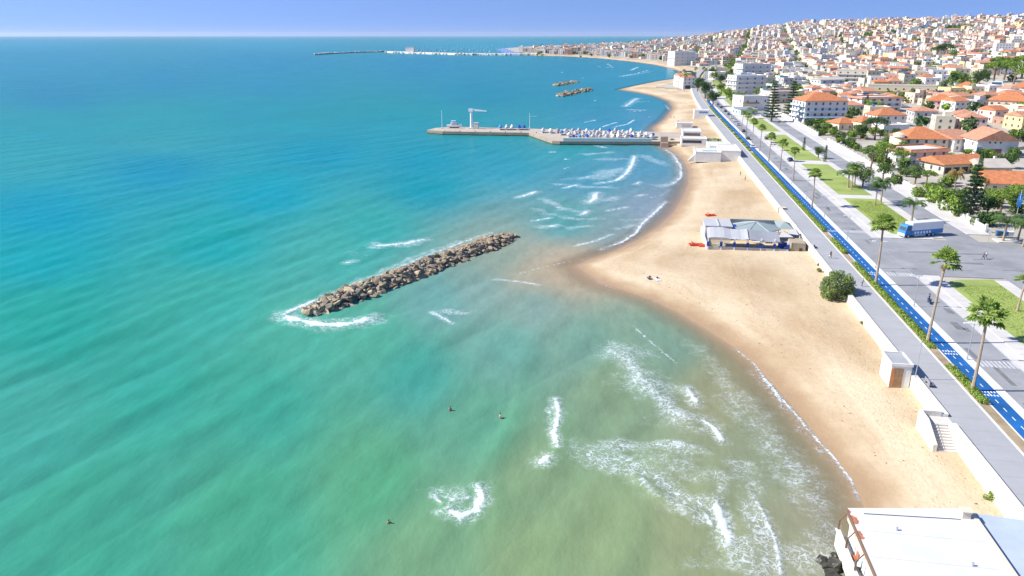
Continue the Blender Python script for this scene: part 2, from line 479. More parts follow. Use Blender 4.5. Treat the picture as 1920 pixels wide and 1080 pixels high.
# ---- sea: water colour by place (depth, weed, stirred-up sand, sky reflection and horizon haze painted in), surveyed from the photograph
WATER = [
 (-300,80,(72,160,206)),(50,80,(72,160,206)),(500,78,(70,163,210)),(900,82,(74,165,208)),(60,112,(20,150,196)),(500,118,(10,148,200)),(800,125,(0,148,200)),(1100,128,(24,150,198)),
 (100,178,(0,143,190)),(500,165,(0,150,196)),(900,168,(0,150,196)),(60,238,(52,162,184)),(300,232,(56,164,184)),(480,198,(34,158,190)),(40,300,(58,164,176)),(300,268,(70,164,178)),(560,238,(44,160,184)),
 (760,232,(36,160,186)),(300,312,(10,152,184)),(600,282,(0,154,184)),(800,300,(8,155,182)),(80,400,(0,158,184)),(500,360,(10,162,182)),(800,352,(18,158,176)),(950,310,(58,160,184)),
 (80,480,(22,164,172)),(400,455,(34,164,166)),(700,425,(60,168,164)),(-200,600,(38,164,156)),(100,600,(46,164,150)),(400,560,(66,170,156)),(280,700,(62,165,148)),(-200,900,(70,164,148)),
 (80,800,(72,165,150)),(500,750,(68,165,144)),(150,1000,(72,165,140)),(480,1000,(78,165,134)),(700,900,(95,168,130)),(780,700,(80,168,140)),(950,650,(114,168,140)),(900,800,(106,168,126)),
 (800,1045,(126,168,115)),(1000,900,(142,168,115)),(1000,1060,(144,168,110)),(1150,1010,(148,168,112)),(1090,650,(128,168,136)),(1000,575,(140,168,145)),(900,540,(138,168,146)),(1045,506,(200,176,150)),(995,508,(186,172,148)),(1085,500,(205,178,148)),
 (950,485,(150,166,152)),(1150,720,(140,164,116)),(1250,640,(134,164,130)),(1350,730,(160,160,112)),(1450,850,(152,160,116)),(1500,1000,(160,160,118)),(1300,1000,(156,164,112)),(1060,420,(94,164,166)),
 (1100,330,(92,160,184)),(1200,310,(104,156,186)),(1235,385,(150,160,178)),(1160,445,(140,160,164)),(1050,282,(70,162,178)),(900,285,(48,160,184)),(1150,232,(94,156,202)),(1218,215,(140,156,204)),
 (1100,172,(58,152,196)),(1200,190,(98,156,204)),(1150,140,(68,156,204)),(640,480,(74,170,160)),(560,640,(82,172,150)),(700,640,(86,170,146)),(1240,120,(80,156,204)),(300,150,(0,146,194)),(820,560,(116,168,148))]
# ---- foam: 's' thick white water, 'l' lacy net of old foam, each a line with a half width (photograph pixels) and a strength
FOAM = [
 ('s',[(838,958),(865,972),(890,958),(904,935),(898,915)],9,0.92),('s',[(845,940),(880,935)],8,0.6),('l',[(815,918),(845,935),(880,930)],24,0.8),('s',[(812,925),(828,945)],4,0.7),('l',[(825,960),(880,965)],22,0.6),
 ('s',[(1042,750),(1047,785),(1038,812),(1046,838)],5,0.95),('l',[(1028,765),(1036,820)],9,0.8),('s',[(1012,868),(1030,858)],8,1.0),('l',[(1000,865),(1035,868)],10,0.6),
 ('l',[(1150,640),(1178,680),(1215,725),(1262,770),(1300,800)],34,1.0),('s',[(1170,665),(1205,715),(1250,760),(1290,790)],16,0.52),('s',[(1288,728),(1308,758)],7,0.8),('s',[(1318,790),(1340,805),(1354,828)],5,1.0),
 ('l',[(1085,842),(1160,862),(1235,900),(1300,955),(1345,985)],36,0.95),('s',[(1190,895),(1250,940),(1290,960)],13,0.42),('l',[(1130,835),(1230,835),(1330,850)],20,0.85),('s',[(1255,828),(1320,845)],8,0.5),
 ('s',[(1343,942),(1352,972),(1366,1022)],9,1.0),('s',[(1322,960),(1334,985)],5,0.7),('l',[(1352,880),(1350,940)],12,0.8),('s',[(1408,925),(1432,965),(1455,1020),(1466,1085)],3,0.75),('l',[(1395,935),(1425,990),(1445,1080)],26,0.8),
 ('l',[(1440,820),(1500,900),(1550,980),(1540,1080)],52,0.62),('l',[(1350,1040),(1280,1060)],40,0.45),('l',[(1300,640),(1390,740),(1460,830)],28,0.42),('s',[(1186,610),(1230,650),(1268,682)],1.6,0.6),('l',[(1380,860),(1420,930)],30,0.55),
 ('s',[(1372,648),(1412,680),(1436,712),(1464,745),(1496,782),(1530,822),(1562,856),(1594,898),(1612,938)],3.2,0.85),('s',[(1425,705),(1455,738),(1468,762)],4.5,0.7),('l',[(1400,690),(1480,775),(1560,870)],10,0.7),
 ('s',[(1180,546),(1272,584),(1330,620)],1.6,0.5),('s',[(809,586),(826,596),(848,606)],2.6,0.95),('l',[(822,584),(884,590)],11,0.85),
 ('s',[(532,592),(560,602),(610,611),(660,607),(702,597)],9,1.0),('s',[(535,590),(560,578),(590,566)],6,0.9),('l',[(530,592),(600,606),(700,602)],16,1.0),('s',[(545,585),(590,565),(650,543),(720,515),(790,485),(865,455),(920,438)],4.5,0.62),('l',[(545,580),(650,538),(790,478),(880,446)],9,0.7),
 ('s',[(704,462),(740,460),(775,454),(795,450)],6,0.88),('l',[(690,455),(740,462),(790,456)],10,0.85),('s',[(648,493),(664,490)],4,0.85),('l',[(640,475),(690,480)],14,0.35),
 ('s',[(930,524),(970,528),(1012,535)],2.4,0.75),('s',[(965,515),(1010,503),(1060,492),(1110,484)],1.6,0.55),('s',[(1090,510),(1130,534),(1170,546)],1.6,0.6),
 ('s',[(972,370),(988,366),(1005,360)],3.0,0.95),('s',[(1000,414),(1034,410)],2.6,0.9),('s',[(1015,426),(1048,423)],4.2,0.9),('l',[(1060,428),(1112,424)],8,0.9),('s',[(1078,461),(1115,452),(1148,439)],2.0,0.85),
 ('s',[(1128,468),(1165,455),(1192,438),(1204,420),(1222,405),(1250,378)],3.4,0.85),('l',[(1168,412),(1215,412)],8,0.7),('s',[(1092,404),(1104,396)],3.6,0.9),('s',[(1106,380),(1116,370),(1120,362)],4.4,0.9),('l',[(1015,372),(1060,392),(1095,400)],7,0.85),
 ('l',[(1080,335),(1130,330),(1170,315)],13,0.95),('s',[(1120,344),(1158,338),(1176,324),(1186,308),(1190,292)],2.6,0.9),('l',[(1110,300),(1180,298)],9,0.7),('s',[(1192,346),(1202,341)],2.2,0.8),('l',[(1130,378),(1160,368)],7,0.8),('s',[(1195,368),(1208,365)],2.4,0.7),
 ('s',[(1242,276),(1262,290),(1276,312),(1278,332),(1262,346),(1240,350)],2.8,0.8),('l',[(1230,350),(1276,340)],8,0.6),('s',[(1030,285),(1052,286)],1.6,0.9),('s',[(1120,274),(1135,277)],2,0.8),('s',[(1262,352),(1240,366),(1215,372)],1.6,0.5),
 ('s',[(1094,230),(1120,225)],1.6,0.9),('s',[(1128,238),(1158,229)],1.5,0.9),('s',[(1144,240),(1176,233),(1190,224)],1.5,0.9),('s',[(1172,200),(1188,188),(1196,184)],2.4,0.8),('l',[(1172,206),(1212,206)],5,0.9),('s',[(1180,210),(1216,206)],1.4,0.8),('s',[(1246,196),(1256,206)],1.3,0.8),('s',[(1215,220),(1222,218)],1.2,0.8),('s',[(1110,188),(1118,189)],1.2,0.9),('l',[(1180,192),(1215,190)],4,0.8),
 ('s',[(1160,144),(1190,138),(1220,131)],1.1,0.95),('s',[(1182,132),(1196,126)],1.4,0.9),('l',[(1160,144),(1222,134)],3,0.8),('s',[(1138,119),(1150,127)],0.9,0.9),('l',[(1112,124),(1148,127)],1.6,0.9),('s',[(1022,127),(1030,127)],0.7,0.9),('s',[(1050,135),(1058,136)],0.7,0.9),('s',[(1098,152),(1120,152)],0.9,0.9),('s',[(1084,147),(1100,146)],0.8,0.6),
 ('s',[(800,250),(822,246)],1.4,0.9),('l',[(800,250),(850,250)],3,0.7),('s',[(590,318),(598,317)],1.0,0.8),('s',[(930,340),(936,339)],1.2,0.7),('s',[(1045,158),(1052,161)],0.8,0.7),('s',[(1048,176),(1062,178)],0.9,0.7),('s',[(995,378),(1000,377)],1.2,0.7),('s',[(978,402),(981,402)],1.2,0.6),('l',[(1040,345),(1100,350),(1150,352)],7,0.9),('s',[(1040,300),(1070,298)],1.6,0.8),('s',[(1140,395),(1175,388)],2.0,0.8),('l',[(1000,390),(1060,410),(1130,410)],9,0.7),('s',[(1060,352),(1084,347)],2.2,0.9),('l',[(1150,430),(1200,420)],7,0.8),('l',[(1200,290),(1250,310)],8,0.7),('l',[(1090,290),(1150,285)],7,0.8),('s',[(1052,318),(1066,314)],1.8,0.8),('l',[(1370,720),(1450,830),(1520,930)],40,0.55),('l',[(1480,1060),(1560,1040)],50,0.7),('l',[(1180,840),(1330,900)],45,0.5),('l',[(1380,1000),(1400,1080)],40,0.75),('l',[(1330,690),(1430,790)],20,0.5)]

py_rows = np.concatenate([np.linspace(1290, 300, 440), np.linspace(298, 72, 190)])
radii = np.concatenate([CAM_H/np.tan(PITCH - np.arctan((540-py_rows)/FPX)), [16000, 24000, 40000]])
angles = np.radians(np.linspace(-56, 34, 760))
X, Y, F = fan_grid(angles, radii)
SD = shore_dist(X, Y)
keep = SD < 5
PX, PY = vseen(X, Y)
ws = np.zeros(len(X)); cc = np.zeros((len(X), 3))
for (px, py, rgb) in WATER:
    if px > 700 and py > 520: rgb = (rgb[0]-4, rgb[1]-2, rgb[2]+12)
    sy = 16 + 0.11*(py-66)
    w = 1.0/((((PX-px)/95.0)**2 + ((PY-py)/sy)**2) + 0.12)**1.7
    ws += w; cc += w[:, None]*np.array(lin(rgb))[None]
WCOL = cc/ws[:, None]*np.array([0.97, 0.98, 0.96])
t_ = sstep(90, 650, np.hypot(X, Y))[:, None]
WCOL = WCOL*(1 - t_*np.array([0.82, 0.12, 0.34]))        # haze and sky reflection offset in the colour with distance, red most
# swell, running onto the beach, and short chop
nx, ny = 0.902, -0.428
R_ = np.hypot(X, Y)
amp = np.clip(-SD/25, 0, 1)*np.clip(1.25-R_/700, 0, 1)
warp = 6*np.sin(X*0.021+Y*0.013+1.0) + 4*np.sin(X*0.037-Y*0.023)
ph = (X*nx + Y*ny + warp)
sw = np.sin(ph*2*np.pi/17.0)
Zs = 0.21*amp*(np.abs(np.sin(ph*np.pi/17.0+0.4))**0.8*2-1.2)*(0.6+0.4*np.sin(X*0.05+Y*0.07))
Zs += 0.06*amp*np.sin((X*0.98+Y*-0.2+warp*0.7)*2*np.pi/6.3+0.6*np.sin(Y*0.11))
Zs += 0.05*amp*np.sin((X*0.75+Y*-0.66)*2*np.pi/9.1+1.2*np.sin(X*0.06))
Zs[R_ > 700] = 0
# foam
fs_, fl_ = np.zeros(len(X)), np.zeros(len(X))
for kind, line, hw, st in FOAM:
    if st <= 0: continue
    P = np.array([(p.x, p.y) for p in (at(*q) for q in line)])
    dist = np.hypot(P[:, 0], P[:, 1]).mean()
    w = max(hw*dist/FPX*((1.6 if dist < 230 else 2.0) if kind == 's' else (1.8 if dist < 230 else 2.5)), 0.4)
    reach = 4*w
    idx = np.where((X > P[:,0].min()-reach) & (X < P[:,0].max()+reach) & (Y > P[:,1].min()-reach) & (Y < P[:,1].max()+reach))[0]
    if not len(idx): continue
    x, y = X[idx], Y[idx]
    d = np.full(len(idx), 1e9); tt = np.zeros(len(idx))
    tot = np.hypot(*(P[1:]-P[:-1]).T); cum = np.concatenate([[0], np.cumsum(tot)])
    for k, ((ax, ay), (bx, by)) in enumerate(zip(P[:-1], P[1:])):
        dx, dy = bx-ax, by-ay
        t = np.clip(((x-ax)*dx+(y-ay)*dy)/(dx*dx+dy*dy), 0, 1)
        dd = np.hypot(x-ax-t*dx, y-ay-t*dy)
        better = dd < d
        d = np.where(better, dd, d); tt = np.where(better, (cum[k]+t*tot[k])/cum[-1], tt)
    wob = 0.75+0.25*np.sin(x*1.9/w+y*0.7/w)+0.2*np.sin(y*2.3/w-x*0.4/w)
    prof = np.exp(-(d/(w*wob))**2*1.1)*np.clip(4*np.minimum(tt, 1-tt)+0.55, 0, 1)*st
    if kind == 's':
        fs_[idx] = np.maximum(fs_[idx], prof)
        if hw > 1.9: fl_[idx] = np.maximum(fl_[idx], 0.95*st*np.exp(-(d/(2.1*w))**2))
        if dist < 330 and hw > 2: Zs[idx] += 0.22*np.exp(-(d/w)**2)*min(1, w/1.2)*(SD[idx] < -2)
    else: fl_[idx] = np.maximum(fl_[idx], prof)
# single swells standing up as they feel the bottom: (line, half width in metres, height)
SWELL = [([(996,640),(982,720),(956,800),(920,870),(850,960)],1.7,0.5),([(940,890),(936,960),(925,1040)],1.6,0.3),([(1045,745),(1050,840),(1010,900)],1.3,0.4),([(900,905),(912,950),(880,1010)],1.3,0.4),
 ([(-60,590),(120,545),(300,480),(460,430)],3.2,0.55),([(-60,730),(150,660),(330,580),(470,520)],2.8,0.5),([(60,860),(260,770),(430,690),(560,620)],2.6,0.5),([(-40,990),(160,900),(380,800),(520,740)],2.4,0.45),([(560,830),(700,740),(820,650),(900,600)],2.2,0.4),
 ([(150,1080),(340,980),(520,900),(640,840)],2.2,0.4),([(560,1050),(700,940),(800,850)],2.0,0.35),([(0,430),(250,370),(520,320),(760,300)],4.5,0.5),([(300,470),(560,400),(760,360)],3.6,0.45)]
for line, w, hgt in SWELL:
    P = np.array([(p.x, p.y) for p in (at(*q) for q in line)])
    idx = np.where((X > P[:,0].min()-4*w) & (X < P[:,0].max()+4*w) & (Y > P[:,1].min()-4*w) & (Y < P[:,1].max()+4*w))[0]
    if not len(idx): continue
    x, y = X[idx], Y[idx]
    d = np.full(len(idx), 1e9); sg = np.zeros(len(idx)); tt = np.zeros(len(idx))
    tot = np.hypot(*(P[1:]-P[:-1]).T); cum = np.concatenate([[0], np.cumsum(tot)])
    for k, ((ax, ay), (bx, by)) in enumerate(zip(P[:-1], P[1:])):
        dx, dy = bx-ax, by-ay
        t = np.clip(((x-ax)*dx+(y-ay)*dy)/(dx*dx+dy*dy), 0, 1)
        dd = np.hypot(x-ax-t*dx, y-ay-t*dy); better = dd < d
        sg = np.where(better, np.sign((x-ax)*dy-(y-ay)*dx), sg)
        tt = np.where(better, (cum[k]+t*tot[k])/cum[-1], tt); d = np.where(better, dd, d)
    ws2 = np.where(sg > 0, 0.75*w, 1.6*w)*(1+0.25*np.sin(x*0.31+y*0.23))
    e_ = np.exp(-(d/ws2)**2)*np.sin(np.pi*np.clip(tt, 0, 1))**0.6
    Zs[idx] += 0.42*hgt*e_
    WCOL[idx] *= 1 - 0.35*(e_*np.clip(hgt, 0, .5))[:, None]*np.array([0.55, 0.05, 0.30])  # light through the crests painted into the water colour as green
# thin water over the sand lets it show through
thin = np.clip((-SD+0.3)/7.0, 0, 1)**0.8
wet = np.array(lin((176,160,128)))
k = np.clip(1+SD/9.0, 0, 1)[:, None]*0.5*(R_ < 480)[:, None]
WCOL = WCOL*(1-k) + wet*k
V = np.stack([X, Y, Zs], 1)
V, F, A = prune(V, F, keep, dict(water=WCOL, foam=fs_, lace=fl_, thin=thin))

m, N, L, P = new_mat('sea_water'); M['sea'] = m
geo = N.new('ShaderNodeNewGeometry')
def attr(n):
    a = N.new('ShaderNodeAttribute'); a.attribute_name = n; return a
def math_(op, a, b=None, c=None, clamp=False):
    n = N.new('ShaderNodeMath'); n.operation = op; n.use_clamp = clamp
    for i, v in enumerate((a, b, c)):
        if v is None: continue
        if isinstance(v, (int, float)): n.inputs[i].default_value = v
        else: L.new(v, n.inputs[i])
    return n.outputs[0]
def noise_(vec, scale, detail=3, rough=0.55, dist=0.0):
    n = N.new('ShaderNodeTexNoise'); n.inputs['Scale'].default_value = scale; n.inputs['Detail'].default_value = detail
    n.inputs['Roughness'].default_value = rough; n.inputs['Distortion'].default_value = dist
    L.new(vec, n.inputs['Vector']); return n.outputs['Fac']
def mapping_(vec, rz, sc):
    n = N.new('ShaderNodeMapping'); n.inputs['Rotation'].default_value = (0, 0, rz); n.inputs['Scale'].default_value = sc
    L.new(vec, n.inputs['Vector']); return n.outputs[0]
def smooth_(v, a, b):
    n = N.new('ShaderNodeMapRange'); n.interpolation_type = 'SMOOTHSTEP'
    L.new(v, n.inputs['Value']); n.inputs['From Min'].default_value = a; n.inputs['From Max'].default_value = b
    return n.outputs[0]
pos = geo.outputs['Position']
WK = 0.655                                   # how much of the light the water body sends back
crest = mapping_(pos, math.atan2(0.428, 0.902), (1.0, 0.38, 1.0))
streak = noise_(mapping_(pos, math.atan2(0.428, 0.902), (0.055, 0.018, 1)), 1.0, 6, 0.65)
ripple = noise_(crest, 0.55, 4, 0.6)
big = noise_(pos, 0.02, 3)
f = math_('ADD', math_('MULTIPLY', math_('SUBTRACT', streak, 0.5), 0.26), math_('MULTIPLY', math_('SUBTRACT', ripple, 0.5), 0.42))
f = math_('ADD', f, math_('MULTIPLY', math_('SUBTRACT', big, 0.5), 0.22))
f = math_('MULTIPLY', math_('ADD', f, 1.0), WK)
wc = N.new('ShaderNodeMix'); wc.data_type = 'RGBA'; wc.blend_type = 'MULTIPLY'; wc.inputs[0].default_value = 1
L.new(attr('water').outputs['Color'], wc.inputs[6])
cmb = N.new('ShaderNodeCombineColor')
for i in range(3): L.new(f, cmb.inputs[i])
L.new(cmb.outputs[0], wc.inputs[7])
# foam
fn = noise_(pos, 1.1, 7, 0.78, 0.9)
fS = smooth_(math_('ADD', attr('foam').outputs['Fac'], math_('MULTIPLY', math_('SUBTRACT', fn, 0.5), 2.9)), 0.30, 0.80)
fS = math_('MULTIPLY', fS, smooth_(attr('foam').outputs['Fac'], 0.02, 0.2))
dn = N.new('ShaderNodeTexNoise'); dn.inputs['Scale'].default_value = 0.8; dn.inputs['Detail'].default_value = 3
L.new(pos, dn.inputs['Vector'])
va = N.new('ShaderNodeVectorMath'); va.operation = 'MULTIPLY_ADD'
L.new(dn.outputs['Color'], va.inputs[0]); va.inputs[1].default_value = (1.5, 1.5, 0); L.new(pos, va.inputs[2])
def squiggle(scale, w, dist):
    n = noise_(va.outputs[0], scale, 1.4, 0.5, dist)
    return math_('SUBTRACT', 1.0, smooth_(math_('ABSOLUTE', math_('SUBTRACT', n, 0.5)), 0.0, w))
lac = math_('MAXIMUM', math_('MULTIPLY', squiggle(0.8, 0.042, 0.9), 1.0), math_('MULTIPLY', squiggle(1.7, 0.045, 0.7), 0.8))
lw = attr('lace').outputs['Fac']
brk = smooth_(math_('ADD', lw, math_('MULTIPLY', math_('SUBTRACT', noise_(pos, 0.42, 4, 0.65), 0.5), 1.5)), 0.15, 0.85)
brk = math_('MULTIPLY', brk, smooth_(lw, 0.02, 0.25))
fL = math_('MULTIPLY', math_('MULTIPLY', lac, brk), math_('ADD', math_('MULTIPLY', lw, 0.5), 0.45))
fL = math_('ADD', fL, math_('MULTIPLY', brk, 0.09))
foam = math_('MAXIMUM', fS, math_('MULTIPLY', fL, 0.85), clamp=True)
mc = N.new('ShaderNodeMix'); mc.data_type = 'RGBA'
L.new(foam, mc.inputs[0]); L.new(wc.outputs[2], mc.inputs[6]); mc.inputs[7].default_value = (0.60, 0.66, 0.70, 1)
L.new(mc.outputs[2], P.inputs['Base Color'])
L.new(math_('ADD', math_('MULTIPLY', foam, 0.5), 0.24), P.inputs['Roughness'])
P.inputs['IOR'].default_value = 1.33
P.inputs['Specular IOR Level'].default_value = 0.02
h = math_('ADD', math_('MULTIPLY', ripple, 0.55), math_('MULTIPLY', noise_(pos, 1.6, 3, 0.6), 0.22))
h = math_('ADD', h, math_('MULTIPLY', noise_(mapping_(pos, math.atan2(0.428, 0.902), (0.13, 0.06, 1)), 1.0, 4, 0.6), 1.05))
h = math_('ADD', h, math_('MULTIPLY', foam, 0.15))
bp = N.new('ShaderNodeBump'); bp.inputs['Strength'].default_value = 0.45; bp.inputs['Distance'].default_value = 0.32
L.new(h, bp.inputs['Height']); L.new(bp.outputs[0], P.inputs['Normal'])
tr = N.new('ShaderNodeBsdfTransparent'); mx = N.new('ShaderNodeMixShader')
out = [n for n in N if n.type == 'OUTPUT_MATERIAL'][0]
L.new(math_('MAXIMUM', attr('thin').outputs['Fac'], foam), mx.inputs[0])
L.new(tr.outputs[0], mx.inputs[1]); L.new(P.outputs[0], mx.inputs[2]); L.new(mx.outputs[0], out.inputs[0])

me = raw_mesh('sea', V, F, ['sea'])
for n_, a_ in A.items(): add_attr(me, n_, a_)
tag(place('sea', me), kind='structure')

# ---- beach
WALLX = 42.5
py_rows = np.concatenate([np.linspace(1290, 230, 420), np.linspace(229, 96, 120)])
radii = CAM_H/np.tan(PITCH - np.arctan((540-py_rows)/FPX))
X, Y, F = fan_grid(np.radians(np.linspace(-16, 44, 600)), radii)
SD = shore_dist(X, Y)
xr = X - bend(Y)
far = Y > 760
zin = np.where(far, np.inf, WALLX + 0.6)
keep = (SD > -12) & (xr < zin) & (SD < np.where(far, 40, 400)) & (Y < 2150)
Z = np.where(SD > 0, 1.95*(1-np.exp(-SD/13.0)) + 0.012*np.minimum(SD, 40), 0.13*SD)
Z = np.maximum(Z, -1.4)
pat = vnoise(X, Y, 0.035, 1)
Z += np.where(SD > 3, 1, 0)*(0.10*vnoise(X, Y, 0.12, 2) + 0.16*pat)*np.clip((SD-3)/8, 0, 1)
Z = np.minimum(Z, 2.5)
V, F, A = prune(np.stack([X, Y, Z], 1), F, keep, dict(shore=SD, inland=np.clip((xr-20)/25, 0, 1)))
m, N, L, P = new_mat('beach_sand'); M['sand'] = m
geo = N.new('ShaderNodeNewGeometry'); pos = geo.outputs['Position']
sh = attr('shore').outputs['Fac']
edge = math_('ADD', sh, math_('MULTIPLY', math_('SUBTRACT', noise_(pos, 0.16, 4), 0.5), 5.0))
wet_f = math_('SUBTRACT', 1.0, smooth_(edge, 0.5, 5.8))
n1 = noise_(pos, 0.03, 3, 0.5); n2 = noise_(pos, 0.9, 6, 0.75); n3 = noise_(mapping_(pos, 0.5, (0.05, 0.012, 1)), 1.6, 4, 0.6)
rp = N.new('ShaderNodeValToRGB'); e = rp.color_ramp.elements
e[0].position, e[1].position = 0.36, 0.56
e[0].color = (0.435, 0.315, 0.185, 1); e[1].color = (0.59, 0.48, 0.325, 1)
band = math_('MULTIPLY', smooth_(sh, 9.0, 17.0), math_('SUBTRACT', 1.0, smooth_(sh, 22.0, 33.0)))
L.new(math_('SUBTRACT', math_('ADD', math_('MULTIPLY', n1, 0.6), math_('MULTIPLY', n3, 0.4)), math_('MULTIPLY', band, 0.07)), rp.inputs[0])
sp = N.new('ShaderNodeMix'); sp.data_type = 'RGBA'; sp.blend_type = 'MULTIPLY'; sp.inputs[0].default_value = 1
rp2 = N.new('ShaderNodeValToRGB'); e = rp2.color_ramp.elements
e[0].position, e[1].position = 0.30, 0.55
e[0].color = (0.86, 0.85, 0.84, 1); e[1].color = (1, 1, 1, 1)
L.new(n2, rp2.inputs[0]); L.new(rp.outputs[0], sp.inputs[6]); L.new(rp2.outputs[0], sp.inputs[7])
wm = N.new('ShaderNodeMix'); wm.data_type = 'RGBA'
L.new(wet_f, wm.inputs[0]); L.new(sp.outputs[2], wm.inputs[6]); wm.inputs[7].default_value = (0.355, 0.24, 0.135, 1)
L.new(wm.outputs[2], P.inputs['Base Color'])
L.new(math_('SUBTRACT', 0.92, math_('MULTIPLY', math_('SUBTRACT', 1.0, smooth_(edge, 0.0, 3.0)), 0.55)), P.inputs['Roughness'])
P.inputs['Specular IOR Level'].default_value = 0.35
bp = N.new('ShaderNodeBump'); bp.inputs['Strength'].default_value = 0.6; bp.inputs['Distance'].default_value = 0.14
foot = N.new('ShaderNodeTexVoronoi'); foot.voronoi_dimensions = '2D'; foot.inputs['Scale'].default_value = 1.1
L.new(pos, foot.inputs['Vector'])
dimple = math_('MULTIPLY', smooth_(foot.outputs['Distance'], 0.08, 0.28), smooth_(noise_(mapping_(pos, 0.2, (0.12, 0.03, 1)), 1.0, 3), 0.46, 0.58))
dimple = math_('MULTIPLY', dimple, smooth_(sh, 4.0, 9.0))
L.new(math_('ADD', math_('ADD', noise_(pos, 1.3, 5, 0.7), noise_(pos, 0.3, 3)), math_('MULTIPLY', dimple, 0.55)), bp.inputs['Height'])
L.new(bp.outputs[0], P.inputs['Normal'])
me = raw_mesh('beach', V, F, ['sand'])
for n_, a_ in A.items(): add_attr(me, n_, a_)
tag(place('beach', me), kind='structure')
def sand_z(x, y):
    sd = float(shore_dist([x], [y])[0])
    if sd <= 0: return max(0.13*sd, -1.4)
    z = 1.95*(1-math.exp(-sd/13.0)) + 0.012*min(sd, 40)
    k = min(1, max(0, (sd-3)/8))
    return min(2.5, z + k*(0.10*mnoise.noise((x*.12+14.6, y*.12-6.2, 3.8)) + 0.16*mnoise.noise((x*.035+7.3, y*.035-3.1, 1.9))))

# ---- town ground
radii = np.concatenate([np.linspace(25, 700, 160), np.linspace(712, 3900, 170)])
X, Y, F = fan_grid(np.radians(np.linspace(-18, 52, 330)), radii)
SD = shore_dist(X, Y)
xr = X - bend(Y)
keep = ((Y <= 760) & (xr > WALLX + 0.75)) | ((Y > 760) & (SD > 30))
Z = relief(X, Y, SD)
Z = np.where((Y > 700) & (SD < 60), 2.2 + np.clip((SD-25)/35, 0, 1)*1.0, Z)
F = F[keep[F].all(1)]
V, F, A = prune(np.stack([X, Y, Z], 1), F, keep, {})
M['town_ground'] = mat('town_ground', (0.40, 0.365, 0.31), 0.95, 0.25, 0.05, coord='World', detail=8)
tag(place('terrain', raw_mesh('terrain', V, F, ['town_ground'])), kind='structure')

# ---- strips along the avenue
YS = list(np.arange(30, 500, 20.0)) + list(np.arange(500, 1420, 20.0))
def ribbon(name, x0, x1, z, m_, y0=30, y1=1400, parent=None, thick=0.5, kind='structure'):
    ys = [y0] + [y for y in YS if y0+1 < y < y1-1] + [y1]
    b = MB(); n = len(ys)
    vs = []
    for y in ys:
        o = bendf(y)
        vs += [(x0+o, y, z), (x1+o, y, z), (x0+o, y, z-thick), (x1+o, y, z-thick)]
    fs = []
    for i in range(n-1):
        a, c = 4*i, 4*i+4
        fs += [(a, a+1, c+1, c), (a+2, a, c, c+2), (a+1, a+3, c+3, c+1)]
    fs += [(0, 2, 3, 1), (4*n-4, 4*n-3, 4*n-1, 4*n-2)]
    b.add(vs, fs)
    o = b.build(name, m_, parent)
    if kind and not parent: tag(o, kind=kind)
    return o
V_PROM, V_VERGE, V_PATH0, V_PATH1, V_STRIP, V_ROAD, V_PARK, V_LAWN0, V_LAWN1, V_ST0, V_ST1, V_PROP = 43.2, 48.85, 50.45, 52.9, 54.2, 60.1, 62.3, 64.9, 75.1, 77.9, 85.2, 90.8
M['verge_soil'] = mat('verge_soil', (0.33, 0.26, 0.17), 0.95, 0.3, 0.4, coord='World')
ribbon('promenade', V_PROM, V_VERGE-0.35, PZ, 'paving')
ribbon('promenade_kerb', V_VERGE-0.35, V_VERGE, PZ+0.012, 'kerb')
ribbon('verge', V_VERGE, V_PATH0-0.18, PZ-0.02, 'verge_soil')
ribbon('path_kerb', V_PATH0-0.18, V_PATH0, PZ+0.015, 'kerb')
cp = ribbon('cycle_path', V_PATH0, V_PATH1, PZ, 'path_blue', y1=620)
ribbon('buffer_kerb', V_PATH1, V_STRIP, PZ+0.06, 'kerb', y1=620)
ribbon('avenue', V_STRIP, V_ROAD, PZ-0.06, 'asphalt')
U = lambda py, v: at(1205 + v/48.6*42/46.65*(py-66), py, PZ).y   # station along the avenue of a photograph row
def station(py): return at(1205 + 1.15*(py-66), py, PZ).y
Yx0, Yx1 = station(516), station(447)       # cross street between the lawns
for a_, c_ in ((30, Yx0), (Yx1+1, 900)):
    ribbon('parking_strip', V_ROAD, V_PARK, PZ-0.052, 'pavement', y0=a_, y1=c_)
    ribbon('avenue_pavement', V_PARK, V_LAWN0, PZ+0.06, 'pavement', y0=a_, y1=c_)
ribbon('side_street', V_ST0, V_ST1, PZ-0.06, 'asphalt', y0=30, y1=760)
ribbon('side_street_pavement', V_ST1, V_PROP, PZ+0.06, 'pavement', y0=station(432), y1=760)
ribbon('lawn_pavement', V_LAWN1, V_ST0, PZ+0.06, 'pavement', y0=30, y1=Yx0-1.5)
ribbon('lawn_pavement', V_LAWN1, V_ST0, PZ+0.06, 'pavement', y0=Yx1+3, y1=760)
b = MB(); b.prism([(V_ROAD-0.1, Yx0), (150, Yx0+3), (150, Yx1+1), (V_ROAD-0.1, Yx1+1)], PZ-0.4, PZ-0.055)
tag(b.build('cross_street', 'asphalt'), kind='structure')
b = MB(); b.prism([(V_ST1+0.4, 60), (150, 60), (150, Yx0+2.5), (V_ST1+0.4, Yx0-0.5)], PZ-0.4, PZ+0.055)
tag(b.build('forecourt', 'pavement'), kind='structure')
b = MB(); b.prism([(V_PROP-1, Yx1+1.1), (150, Yx1+1.1), (150, Yx1+8), (V_PROP-1, Yx1+5)], PZ-0.4, PZ+0.08)
tag(b.build('villa_pavement', 'pavement'), kind='structure')
